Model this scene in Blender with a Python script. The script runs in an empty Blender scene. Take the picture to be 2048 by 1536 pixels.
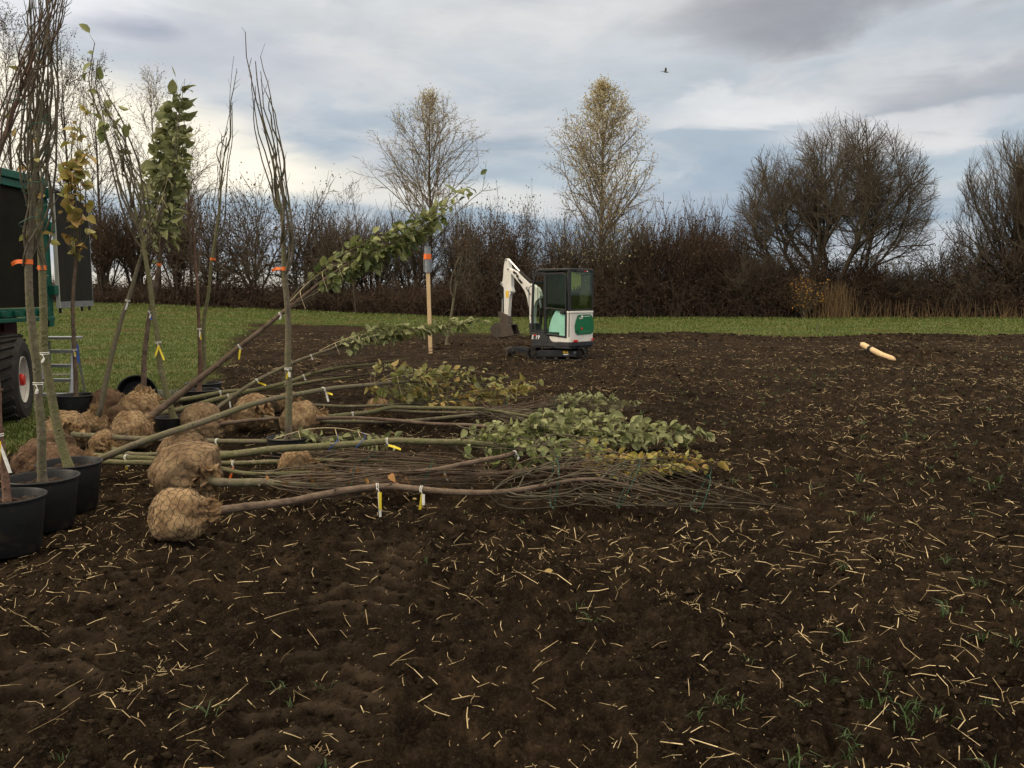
import bpy, math, random
import numpy as np
from mathutils import Vector, Matrix

R = math.radians
scene = bpy.context.scene
col = scene.collection
# ---------------------------------------------------------------- camera
F = 1671.0; CX = 1024.0; CY = 768.0; CAMH = 1.6; PITCH = R(6.08)
cam_d = bpy.data.cameras.new("camera"); cam = bpy.data.objects.new("camera", cam_d); col.objects.link(cam)
cam.location = (0, 0, CAMH); cam.rotation_euler = (R(90) - PITCH, 0, 0)
cam_d.sensor_width = 36; cam_d.lens = 36 * F / 2048.0
cam_d.clip_start = 0.05; cam_d.clip_end = 9000
scene.camera = cam
scene.render.resolution_x = 1024; scene.render.resolution_y = 768

# ---------------------------------------------------------------- world, sun, exposure
SUN_EL, SUN_AZ = 27.0, -105.0          # azimuth measured from the view direction (+Y) towards +X
scene.view_settings.view_transform = 'Standard'; scene.view_settings.look = 'None'
scene.view_settings.exposure = 0.0; scene.view_settings.gamma = 1.0
sun_d = bpy.data.lights.new("sun", 'SUN'); sun = bpy.data.objects.new("sun", sun_d); col.objects.link(sun)
sun_d.energy = 1.5; sun_d.angle = R(10); sun_d.color = (1.0, 0.84, 0.60)
sun.rotation_euler = (R(90 - SUN_EL), 0, R(180 - SUN_AZ) )
sdir = Vector((math.sin(R(SUN_AZ)) * math.cos(R(SUN_EL)), math.cos(R(SUN_AZ)) * math.cos(R(SUN_EL)), math.sin(R(SUN_EL))))
sun.rotation_euler = (-sdir).to_track_quat('-Z', 'Y').to_euler()

w = bpy.data.worlds.new("World"); scene.world = w; w.use_nodes = True
nt = w.node_tree; nt.nodes.clear(); N = nt.nodes; Lk = nt.links
def wn(t, **k):
    n = N.new(t)
    for a, b in k.items(): setattr(n, a, b)
    return n
def wmath(op, a, b=None, c=None, clamp=False):
    n = wn('ShaderNodeMath', operation=op); n.use_clamp = clamp
    for i, v in enumerate((a, b, c)):
        if v is None: continue
        if isinstance(v, (int, float)): n.inputs[i].default_value = v
        else: Lk.new(v, n.inputs[i])
    return n.outputs[0]
def wss(v, a, b):                       # smoothstep a..b -> 0..1
    n = wn('ShaderNodeMapRange', interpolation_type='SMOOTHSTEP')
    Lk.new(v, n.inputs['Value']); n.inputs['From Min'].default_value = a; n.inputs['From Max'].default_value = b
    return n.outputs['Result']
def wmix(f, a, b):
    n = wn('ShaderNodeMix', data_type='RGBA')
    if isinstance(f, (int, float)): n.inputs[0].default_value = f
    else: Lk.new(f, n.inputs[0])
    for s, v in ((6, a), (7, b)):
        if isinstance(v, tuple): n.inputs[s].default_value = (*v, 1)
        else: Lk.new(v, n.inputs[s])
    return n.outputs[2]
def srgb(r, g, b):
    f = lambda c: ((c / 255 + 0.055) / 1.055) ** 2.4 if c > 10 else c / 255 / 12.92
    return (f(r), f(g), f(b))
tc = wn('ShaderNodeTexCoord'); sep = wn('ShaderNodeSeparateXYZ'); Lk.new(tc.outputs['Generated'], sep.inputs[0])
dx, dy, dz = sep.outputs
az = wmath('MULTIPLY', wmath('ARCTAN2', dx, dy), 57.2958)      # degrees, 0 = straight ahead
el = wmath('MULTIPLY', wmath('ARCSINE', dz), 57.2958)
def wnoise(sx, sy, off, detail=5, rough=0.55, dist=0.0):
    cb = wn('ShaderNodeCombineXYZ')
    Lk.new(wmath('MULTIPLY', az, sx), cb.inputs[0]); Lk.new(wmath('MULTIPLY', el, sy), cb.inputs[1]); cb.inputs[2].default_value = off
    n = wn('ShaderNodeTexNoise'); n.inputs['Scale'].default_value = 1; n.inputs['Detail'].default_value = detail
    n.inputs['Roughness'].default_value = rough; n.inputs['Distortion'].default_value = dist
    Lk.new(cb.outputs[0], n.inputs['Vector']); return n.outputs[0]
def blob(a0, e0, wa, we, tilt=0.0, wob=None):
    a = wmath('SUBTRACT', az, a0); e = wmath('SUBTRACT', el, e0)
    e = wmath('SUBTRACT', e, wmath('MULTIPLY', a, tilt))
    if wob is not None: e = wmath('ADD', e, wob)
    q = wmath('ADD', wmath('POWER', wmath('DIVIDE', wmath('ABSOLUTE', a), wa), 2), wmath('POWER', wmath('DIVIDE', wmath('ABSOLUTE', e), we), 2))
    return wss(q, 1.0, 0.0)
n_big = wnoise(0.045, 0.16, 3.1, 5, 0.5, 0.6)
n_mid = wnoise(0.10, 0.34, 8.7, 6, 0.55, 0.5)
n_fine = wnoise(0.30, 0.8, 1.3, 6, 0.6, 0.3)
wob = wmath('MULTIPLY', wmath('SUBTRACT', n_mid, 0.5), 7.0)
ramp = wn('ShaderNodeValToRGB'); Lk.new(wmath('DIVIDE', wmath('ADD', el, wmath('MULTIPLY', wob, 0.35)), 90.0), ramp.inputs[0])
els = ramp.color_ramp.elements
stops = [(0.0, srgb(178, 188, 196)), (0.045, srgb(146, 166, 184)), (0.075, srgb(176, 190, 200)), (0.11, srgb(166, 179, 192)), (0.16, srgb(192, 198, 204)),
         (0.21, srgb(204, 206, 208)), (0.30, (0.98, 0.93, 0.86)), (0.6, (2.5, 2.12, 1.58))]
els[0].position, els[0].color = stops[0][0], (*stops[0][1], 1)
els[1].position, els[1].color = stops[-1][0], (*stops[-1][1], 1)
for p, c in stops[1:-1]:
    e = els.new(p); e.color = (*c, 1)
c = ramp.outputs[0]
cov = wss(n_mid, 0.42, 0.66)
c = wmix(wmath('MULTIPLY', cov, 0.55), c, srgb(216, 215, 214))
dk = wss(n_big, 0.50, 0.72)
c = wmix(wmath('MULTIPLY', dk, 0.45), c, srgb(146, 158, 172))
# named cloud masses of this afternoon sky
c = wmix(wmath('MULTIPLY', blob(21, 18.0, 15, 3.6, 0.10, wob), 0.85), c, srgb(140, 142, 150))
c = wmix(wmath('MULTIPLY', blob(30, 12.5, 12, 2.6, 0.12, wob), 0.6), c, srgb(150, 153, 162))
c = wmix(wmath('MULTIPLY', blob(16, 11.6, 8, 1.6, 0.05, wob), 0.55), c, srgb(236, 234, 232))
c = wmix(wmath('MULTIPLY', blob(24, 9.8, 9, 1.6, 0.05, wob), 0.6), c, srgb(226, 223, 222))
c = wmix(wmath('MULTIPLY', blob(14, 6.0, 16, 2.8, 0.0, wob), 0.5), c, srgb(142, 160, 182))
c = wmix(wmath('MULTIPLY', blob(-22, 15.2, 15, 2.0, -0.08, wmath('MULTIPLY', wob, .5)), 0.6), c, srgb(184, 187, 198))
c = wmix(wmath('MULTIPLY', blob(-23.6, 15.6, 3.6, 0.9, -0.03, wmath('MULTIPLY', wob, 0.3)), 0.9), c, srgb(160, 165, 180))
c = wmix(wmath('MULTIPLY', blob(-32, 18, 14, 5, 0.0, wob), 0.75), c, srgb(238, 239, 242))
# break in the cloud with the low sun behind it, at the left horizon
up_ = wmath('ADD', wmath('SUBTRACT', wmath('MULTIPLY_ADD', az, -0.32, 4.9), el), wmath('MULTIPLY', wob, 0.55))
glow = wmath('MULTIPLY', wss(up_, -0.9, 1.9), wss(wmath('ADD', el, wmath('MULTIPLY', wob, 0.10)), 5.7, 7.0)); glow = wmath('MULTIPLY', glow, wss(az, -3, -16)); glow = wmath('MULTIPLY', glow, wss(az, -75, -50))
c = wmix(wmath('MULTIPLY', glow, 1.0), c, (1.0, 0.93, 0.78))
c = wmix(wmath('MULTIPLY', blob(-4, 6.6, 13, 1.2, -0.04, wmath('MULTIPLY', wob, 0.4)), 0.75), c, srgb(226, 224, 218))
c = wmix(wmath('MULTIPLY', blob(-16, 3.8, 24, 1.6, 0.0, wmath('MULTIPLY', wob, 0.2)), 0.6), c, srgb(176, 184, 196))
c = wmix(wmath('MULTIPLY', wss(el, 2.8, 0.5), wss(az, 5, -20)), c, srgb(214, 206, 190))
fine = wmath('MULTIPLY_ADD', wmath('SUBTRACT', n_fine, 0.5), 0.22, 1.0)
vm = wn('ShaderNodeVectorMath', operation='SCALE'); Lk.new(c, vm.inputs[0]); Lk.new(fine, vm.inputs['Scale'])
bgc = wn('ShaderNodeBackground'); Lk.new(vm.outputs[0], bgc.inputs[0]); bgc.inputs[1].default_value = 1.18
sky = wn('ShaderNodeTexSky', sky_type='NISHITA'); sky.sun_disc = False
sky.sun_elevation = R(SUN_EL); sky.sun_rotation = R(SUN_AZ); sky.air_density = 1.5; sky.dust_density = 4.0
bgs = wn('ShaderNodeBackground'); Lk.new(sky.outputs[0], bgs.inputs[0]); bgs.inputs[1].default_value = 0.05
mx = wn('ShaderNodeMixShader'); mx.inputs[0].default_value = 0.94
Lk.new(bgs.outputs[0], mx.inputs[1]); Lk.new(bgc.outputs[0], mx.inputs[2])
wo = wn('ShaderNodeOutputWorld'); Lk.new(mx.outputs[0], wo.inputs[0])

# ---------------------------------------------------------------- projection helpers
cp, sp = math.cos(PITCH), math.sin(PITCH)
def ray(px, py):
    u = (px - CX) / F; v = (CY - py) / F
    return Vector((u, cp + v * sp, -sp + v * cp))
def at(px, py, Y):
    """point in the world whose distance ahead is Y"""
    d = ray(px, py); t = Y / d.y
    return Vector((d.x * t, Y, CAMH + d.z * t))
def sst(x, a, b):
    t = np.clip((np.asarray(x, float) - a) / (b - a), 0, 1); return t * t * (3 - 2 * t)
def slope(x, y):
    x = np.asarray(x, float); y = np.asarray(y, float)
    return 0.95 * sst(-x, 0, 34) * sst(y, 17, 58) + 0.10 * sst(-x, 4.5, 7) * sst(y, 8, 16)
HEAPS = [(1.05, 21.6, 1.5, 1.3, -.10), (-1.7, 24.2, 0.9, 0.6, 0.24), (9.6, 20.6, 1.6, 0.8, 0.30), (10.2, 21.6, 1.6, 0.9, 0.18),
         (19.5, 29.0, 3.5, 1.0, 0.32), (14.0, 30.2, 2.5, 0.8, 0.18), (6.5, 31, 2.8, 0.9, 0.20), (0.0, 25.5, 1.6, 0.9, 0.12), (2.0, 30.5, 3, .8, .15)]
def base_h(x, y):
    h = slope(x, y)
    for hx, hy, rx, ry, a in HEAPS:
        h = h + a * np.exp(-((x - hx) / rx) ** 2 - ((y - hy) / ry) ** 2)
    return h
def gz(x, y): return float(base_h(np.float64(x), np.float64(y)))
def on_ground(px, py):
    d = ray(px, py); t = 1.0
    for i in range(60):
        g = gz(d.x * t, d.y * t); zt = CAMH + d.z * t
        if d.z >= -1e-4: break
        t += (zt - g) / -d.z * 0.8
    return Vector((d.x * t, d.y * t, gz(d.x * t, d.y * t)))

# ---------------------------------------------------------------- numpy noise
def _hash(ix, iy, s):
    h = (ix.astype(np.int64) * 374761393 + iy.astype(np.int64) * 668265263 + s * 974634777) & 0xffffffff
    h = ((h ^ (h >> 13)) * 1274126177) & 0xffffffff
    return ((h ^ (h >> 16)) & 0xffffff) / float(0xffffff)
def vnoise(x, y, s=0):
    ix = np.floor(x); iy = np.floor(y); fx = x - ix; fy = y - iy
    ux = fx * fx * (3 - 2 * fx); uy = fy * fy * (3 - 2 * fy)
    a = _hash(ix, iy, s); b = _hash(ix + 1, iy, s); c_ = _hash(ix, iy + 1, s); d = _hash(ix + 1, iy + 1, s)
    return (a + (b - a) * ux) * (1 - uy) + (c_ + (d - c_) * ux) * uy
def fbm(x, y, o=4, s=0):
    r = 0; a = 0.5
    for i in range(o):
        r = r + a * vnoise(x * 2 ** i + 17.3 * i, y * 2 ** i - 9.1 * i, s + i); a *= 0.5
    return r
def lumps(x, y, s):
    """rounded clods: one jittered dome per cell"""
    ix = np.floor(x); iy = np.floor(y); best = np.zeros_like(x)
    for ox in (-1, 0, 1):
        for oy in (-1, 0, 1):
            jx = ix + ox; jy = iy + oy
            cx_ = jx + _hash(jx, jy, s); cy_ = jy + _hash(jx, jy, s + 1); r = 0.30 + 0.55 * _hash(jx, jy, s + 2)
            d = ((x - cx_) ** 2 + (y - cy_) ** 2) / (r * r)
            best = np.maximum(best, np.sqrt(np.clip(1 - d, 0, 1)) * r)
    return best
TRACKS = [(-0.78, 0.27), (-1.98, 0.27)]
def soil_detail(x, y):
    wx = x + 0.05 * fbm(x * 6, y * 6, 2, 40) + .035 * fbm(x * 24, y * 24, 2, 41); wy = y + 0.05 * fbm(x * 6 + 9, y * 6, 2, 50) + .035 * fbm(x * 24, y * 24 + 7, 2, 51)
    big = fbm(x * 0.7, y * 0.7, 3, 3) - 0.45
    h = 0.06 * big
    mask = 0.30 + 1.0 * sst(fbm(x * 1.3, y * 1.3, 2, 77), 0.3, 0.6)
    rid = 1 - np.abs(2 * vnoise(wx * 7, wy * 7, 80) - 1); rid2 = 1 - np.abs(2 * vnoise(wx * 17, wy * 17, 81) - 1); rid3 = 1 - np.abs(2 * vnoise(x * 38, y * 38, 82) - 1)
    h = h + mask * (0.045 * lumps(wx / 0.17, wy / 0.17, 11) + 0.040 * lumps(wx / 0.08, wy / 0.08, 21) - .030 * rid ** 3) - .022 * rid2 ** 2 - .012 * rid3 ** 2
    h = h + 0.028 * lumps(wx / 0.040, wy / 0.040, 31) + 0.014 * lumps(wx / .021, wy / .021, 35) + 0.045 * (fbm(x * 16, y * 16, 3, 60) - 0.45) - .025
    for tx, hw in TRACKS:
        cxl = tx + 0.05 * np.sin(y * 0.9)
        q = (x - cxl) / hw
        m = sst(np.abs(q), 1.12, 0.9) * sst(y, 5.9, 5.2) * (0.55 + 0.45 * sst(fbm(x * 2.2, y * 2.2, 2, 5), 0.25, 0.5))
        ph = y / 0.115 + np.abs(q) * 1.6 + 0.6 * fbm(x * 5, y * 5, 2, 9)
        lug = 0.050 * sst(np.sin(ph * 2 * np.pi * 0.62), -0.3, 0.5) * sst(np.abs(q), 0.05, 0.2) + .3 * (h - .03)
        h = h * (1 - m) + m * (lug - 0.035) + .03 * np.exp(-((np.abs(q) - 1.15) / .16) ** 2) * sst(y, 5.9, 5.2)
    # faint cultivation rows far out
    h = h + 0.03 * np.sin(y * 2.4 + 0.8 * np.sin(x * 0.3) + x * 0.35) * sst(y, 7, 14)
    return h

# ---------------------------------------------------------------- grass / soil border (world polyline from the verge's edge)
def _g(px, py):
    d = ray(px, py); t = CAMH / -d.z; return (d.x * t, d.y * t)
EDGE = [(-5.4, -30), (-5.1, 4.0), (-5.0, 8.2), (-4.85, 9.6), (-5.0, 11.4), (-5.2, 13.0), (-5.6, 15.6), (-6.9, 20.0), (-8.0, 24.0), (-9.6, 30.0), (-12.0, 39.0),
        (-8.0, 39.5), (-3.5, 36.0), (0.5, 33.5), (6.0, 33.0), (12.0, 31.8), (20.0, 30.4), (45.0, 29.0), (400, 26)]
def grass_side(x, y):
    """>0 inside the grass, about metres from the border"""
    x = np.asarray(x, float); y = np.asarray(y, float)
    lx = np.interp(y, [e[1] for e in EDGE[:11]], [e[0] for e in EDGE[:11]])
    ly = np.interp(x, [e[0] for e in EDGE[10:]], [e[1] for e in EDGE[10:]])
    d = np.maximum(lx - x, (y - ly) * 0.6)
    return d + (0.5 + 2.2 * sst(y, 22, 38) * sst(-x, 1, 6)) * (fbm(x * 1.1, y * 1.1, 3, 90) - 0.45) + 0.25 * (fbm(x * 5, y * 5, 2, 91) - 0.4)

# ---------------------------------------------------------------- materials
def pm(name, cols, rough=0.7, scale=6.0, bump=0.0, bscale=40.0, metallic=0.0, island=False, detail=5, stretch=(1, 1, 1), spec=0.4, coord='Object',
       island_mix=0.7, trans=0.0, coat=0.0, bdist=0.02, lohi=None):
    """noise-driven colours, optional random tint for each leaf/blade/piece, optional bump"""
    m = bpy.data.materials.new(name); m.use_nodes = True
    t = m.node_tree; n = t.nodes; l = t.links; b = n['Principled BSDF']
    b.inputs['Roughness'].default_value = rough; b.inputs['Metallic'].default_value = metallic
    b.inputs['Specular IOR Level'].default_value = spec
    if coat: b.inputs['Coat Weight'].default_value = coat
    tcn = n.new('ShaderNodeTexCoord'); mp = n.new('ShaderNodeMapping'); mp.inputs['Scale'].default_value = stretch
    l.new(tcn.outputs[coord], mp.inputs[0])
    nz = n.new('ShaderNodeTexNoise'); nz.inputs['Scale'].default_value = scale; nz.inputs['Detail'].default_value = detail; nz.inputs['Roughness'].default_value = 0.6
    l.new(mp.outputs[0], nz.inputs['Vector'])
    cr = n.new('ShaderNodeValToRGB'); e = cr.color_ramp.elements
    k = len(cols)
    lo, hi = (0.32, 0.68) if not island else (0.05, 0.95)
    if lohi: lo, hi = lohi
    e[0].position = lo; e[0].color = (*cols[0], 1); e[1].position = hi; e[1].color = (*cols[-1], 1)
    for i in range(1, k - 1):
        q = e.new(lo + (hi - lo) * i / (k - 1)); q.color = (*cols[i], 1)
    if island:
        gm = n.new('ShaderNodeNewGeometry'); mixn = n.new('ShaderNodeMix'); mixn.inputs[0].default_value = island_mix
        l.new(nz.outputs[0], mixn.inputs[2]); l.new(gm.outputs['Random Per Island'], mixn.inputs[3]); l.new(mixn.outputs[0], cr.inputs[0])
    else:
        l.new(nz.outputs[0], cr.inputs[0])
    l.new(cr.outputs[0], b.inputs['Base Color'])
    if bump:
        n2 = n.new('ShaderNodeTexNoise'); n2.inputs['Scale'].default_value = bscale; n2.inputs['Detail'].default_value = 4
        l.new(mp.outputs[0], n2.inputs['Vector'])
        bn = n.new('ShaderNodeBump'); bn.inputs['Strength'].default_value = bump; bn.inputs['Distance'].default_value = bdist
        l.new(n2.outputs[0], bn.inputs['Height']); l.new(bn.outputs[0], b.inputs['Normal'])
    if trans:
        tr = n.new('ShaderNodeBsdfTranslucent'); l.new(cr.outputs[0], tr.inputs[0]); ms = n.new('ShaderNodeMixShader'); ms.inputs[0].default_value = trans
        l.new(b.outputs[0], ms.inputs[1]); l.new(tr.outputs[0], ms.inputs[2]); l.new(ms.outputs[0], n['Material Output'].inputs[0])
    return m
M = {}
M['bark_grey'] = pm('bark_grey_green', [(.085, .072, .048), (.15, .125, .088), (.12, .115, .06), (.21, .175, .125)], .85, 9, .6, 60, stretch=(1, 1, .5))
M['bark_green'] = pm('bark_mossy', [(.095, .095, .042), (.16, .14, .08), (.11, .115, .045), (.20, .17, .115)], .85, 10, .6, 60)
M['bark_brown'] = pm('bark_brown', [(.075, .05, .035), (.13, .09, .062), (.17, .125, .09)], .8, 12, .5, 60)
M['bark_red'] = pm('bark_reddish', [(.075, .04, .03), (.14, .075, .05), (.17, .11, .075)], .7, 10, .5, 50)
M['twig_red'] = pm('twigs_reddish', [(.052, .034, .024), (.105, .072, .048), (.145, .105, .07)], .75, 9)
M['twig_grey'] = pm('twigs_grey', [(.05, .042, .03), (.10, .085, .055), (.14, .115, .08)], .8, 9)
M['leaf_pale'] = pm('leaves_pale_green', [(.10, .12, .04), (.28, .295, .13), (.18, .20, .08), (.40, .40, .21)], .6, 30, island=True, trans=.2)
M['leaf_green'] = pm('leaves_green', [(.05, .08, .025), (.17, .205, .065), (.25, .27, .10), (.36, .36, .17)], .5, 30, island=True, trans=.2)
M['leaf_yellow'] = pm('leaves_yellow', [(.16, .17, .04), (.38, .33, .07), (.42, .26, .09), (.30, .31, .10), (.48, .42, .14)], .6, 30, island=True, trans=.25)
M['leaf_mix'] = pm('leaves_turning', [(.10, .13, .04), (.26, .26, .07), (.20, .21, .10), (.40, .33, .10), (.26, .12, .05)], .6, 30, island=True, trans=.22)
M['leaf_rust'] = pm('leaves_rusty', [(.20, .08, .03), (.42, .22, .06), (.12, .07, .05)], .6, 30, island=True, trans=.2)
M['pot'] = pm('black_pot_plastic', [(.006, .0065, .0075), (.011, .012, .0135), (.010, .0105, .012), (.028, .022, .017)], .5, 7, .12, 90, spec=.35)
M['potsoil'] = pm('potting_soil', [(.02, .012, .008), (.05, .03, .02)], .95, 30, .9, 60)
M['burlap'] = pm('burlap', [(.12, .065, .032), (.28, .175, .088), (.42, .29, .155), (.24, .15, .08)], .95, 7, .7, 220, detail=8)
M['burlap_dark'] = pm('burlap_soiled', [(.07, .035, .02), (.14, .08, .045), (.20, .12, .065)], .95, 6, .8, 160, detail=8)
M['burlap_mid'] = pm('burlap_damp', [(.13, .08, .042), (.25, .165, .09), (.36, .255, .145)], .95, 6, .8, 180, detail=8)
M['fibre'] = pm('burlap_fibre', [(.30, .18, .08), (.50, .34, .17)], .95, 30, island=True)
M['wire'] = pm('netting_wire', [(.05, .035, .025), (.12, .085, .055)], .6, 10, metallic=.3)
M['tag_yellow'] = pm('tag_yellow', [(.72, .56, .02), (.85, .68, .05)], .5, 8)
M['tag_white'] = pm('tag_white', [(.62, .62, .58), (.8, .8, .76)], .5, 8)
M['tag_blue'] = pm('tag_blue', [(.02, .06, .30), (.03, .10, .45)], .5, 8)
M['tape'] = pm('orange_tape', [(.80, .14, .02), (.95, .22, .04)], .5, 8)
M['tie_green'] = pm('green_tie', [(.006, .06, .045), (.015, .12, .085)], .5, 8)
M['twine'] = pm('cream_twine', [(.42, .34, .20), (.60, .50, .32)], .9, 20)
M['white_paint'] = pm('white_machine_paint', [(.66, .64, .59), (.80, .78, .73)], .35, 3, .05, 30, coat=.3)
M['white_clean'] = pm('white_lettering', [(.8, .8, .78), (.85, .85, .83)], .5, 3)
M['dark_paint'] = pm('charcoal_paint', [(.018, .019, .022), (.036, .037, .04)], .45, 4, .05, 40)
M['frame_black'] = pm('black_cab_paint', [(.008, .008, .009), (.016, .016, .018)], .35, 4, spec=.5)
M['rubber'] = pm('black_rubber', [(.010, .009, .009), (.03, .026, .022)], .8, 9, .4, 60)
M['muddy'] = pm('muddy_steel', [(.03, .022, .017), (.075, .055, .04), (.045, .035, .028)], .7, 7, .5, 60)
M['ex_green'] = pm('green_panel_paint', [(.004, .12, .045), (.006, .17, .065)], .35, 3, coat=.3)
M['steel'] = pm('chrome_rod', [(.6, .6, .6), (.75, .75, .75)], .2, 5, metallic=.9)
M['alu'] = pm('ladder_aluminium', [(.28, .29, .30), (.46, .47, .49)], .4, 5, metallic=.6)
M['red'] = pm('red_lens', [(.5, .02, .015), (.7, .03, .02)], .3, 5)
M['yellow'] = pm('yellow_sticker', [(.75, .45, .02), (.85, .55, .03)], .5, 5)
M['black_ink'] = pm('black_ink', [(.012, .012, .012), (.02, .02, .02)], .6, 5)
M['pane_reflection'] = pm('pale_reflection', [(.46, .44, .24), (.60, .57, .36)], .8, 5, stretch=(6, 6, .6))  # pale colour standing in for sky reflected in the cab's rear pane
M['seat'] = pm('seat_vinyl', [(.012, .012, .012), (.03, .03, .03)], .6, 5)
M['wood'] = pm('peeled_wood', [(.55, .36, .18), (.72, .52, .30), (.62, .42, .22)], .7, 5, .3, 40, stretch=(4, 4, .6))
M['galv'] = pm('galvanised_steel', [(.20, .22, .24), (.33, .35, .37)], .45, 8, metallic=.5)
M['tr_green'] = pm('trailer_green', [(.003, .065, .042), (.006, .10, .065)], .45, 4, .05, 40)
M['tr_dark'] = pm('trailer_dark_sheet', [(.010, .010, .008), (.019, .018, .014)], .9, 2.5, .06, 20, spec=.12)
M['tr_edge'] = pm('trailer_edge_alu', [(.34, .35, .30), (.45, .46, .40)], .5, 5, metallic=.3)
M['tr_red'] = pm('trailer_red_frame', [(.05, .006, .005), (.09, .012, .01)], .6, 5)
M['rim'] = pm('dusty_white_rim', [(.42, .41, .37), (.62, .60, .55)], .5, 4, .1, 30)
M['straw'] = pm('straw', [(.16, .11, .05), (.34, .25, .13), (.55, .42, .23), (.74, .59, .35)], .8, 20, island=True, island_mix=.85)
M['clod'] = pm('soil_clods', [(.010, .0068, .0042), (.021, .0146, .009), (.044, .031, .0195)], 1.0, 14, .8, 70, island=True, island_mix=.4, spec=.08)
M['blade'] = pm('grass_blades', [(.185, .145, .062), (.14, .146, .038), (.08, .12, .022), (.104, .156, .028), (.15, .165, .045), (.21, .172, .072)], .6, .8, island=True, island_mix=.25, lohi=(.30, .70), stretch=(.4, 1.3, 1), coord='Object', trans=.25)
M['weed'] = pm('seedling_green', [(.028, .06, .014), (.045, .09, .02), (.07, .11, .032)], .5, 3, island=True, trans=.25)
M['far_bark'] = pm('far_bark', [(.045, .034, .025), (.085, .066, .046)], .9, 1.5)
M['far_pale'] = pm('far_bark_pale', [(.11, .09, .06), (.19, .16, .11)], .9, 1.2)
M['far_twig_pale'] = pm('far_twigs_pale', [(.15, .12, .08), (.26, .21, .145)], .9, .8, island=True, island_mix=.4)
M['far_twig'] = pm('far_twigs', [(.065, .052, .036), (.13, .102, .072)], .9, .8, island=True, island_mix=.4)
M['far_twig_red'] = pm('far_twigs_reddish', [(.050, .030, .020), (.095, .060, .040), (.062, .054, .032)], .9, .35, island=True, island_mix=.3)
M['far_leaf'] = pm('far_leaves_ochre', [(.32, .26, .13), (.48, .41, .24), (.60, .53, .34)], .7, 1, island=True, trans=.35)
M['far_leafd'] = pm('far_leaves_brown', [(.055, .028, .018), (.10, .05, .028), (.05, .045, .02)], .8, .6, island=True, trans=.15)
M['bird'] = pm('bird_grey', [(.05, .05, .055), (.5, .5, .5)], .7, 9)

def glass(name, tint, refl=0.12):
    m = bpy.data.materials.new(name); m.use_nodes = True; t = m.node_tree; n = t.nodes; n.clear()
    o = n.new('ShaderNodeOutputMaterial'); tr = n.new('ShaderNodeBsdfTransparent'); tr.inputs[0].default_value = (*tint, 1)
    gl = n.new('ShaderNodeBsdfGlossy'); gl.inputs['Roughness'].default_value = .03; gl.inputs[0].default_value = (.9, .95, .92, 1)
    fr = n.new('ShaderNodeLayerWeight'); pw = n.new('ShaderNodeMath'); pw.operation = 'POWER'; pw.inputs[1].default_value = 3.5; t.links.new(fr.outputs['Facing'], pw.inputs[0]); nz = n.new('ShaderNodeTexNoise'); nz.inputs['Scale'].default_value = 3
    ad = n.new('ShaderNodeMath'); ad.operation = 'MULTIPLY_ADD'; ad.inputs[1].default_value = .5; ad.inputs[2].default_value = .03; t.links.new(pw.outputs[0], ad.inputs[0])
    ms = n.new('ShaderNodeMixShader'); t.links.new(ad.outputs[0], ms.inputs[0]); t.links.new(tr.outputs[0], ms.inputs[1]); t.links.new(gl.outputs[0], ms.inputs[2])
    t.links.new(ms.outputs[0], o.inputs[0]); return m
M['glass_green'] = glass('tinted_green_glass', (.16, .42, .32))
M['glass_mint'] = glass('light_green_glass', (.84, 1.0, .97))
M['glass_smoke'] = glass('smoked_glass', (.74, .80, .62))
M['glass_clear'] = glass('clear_glass', (.75, .88, .82))

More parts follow.
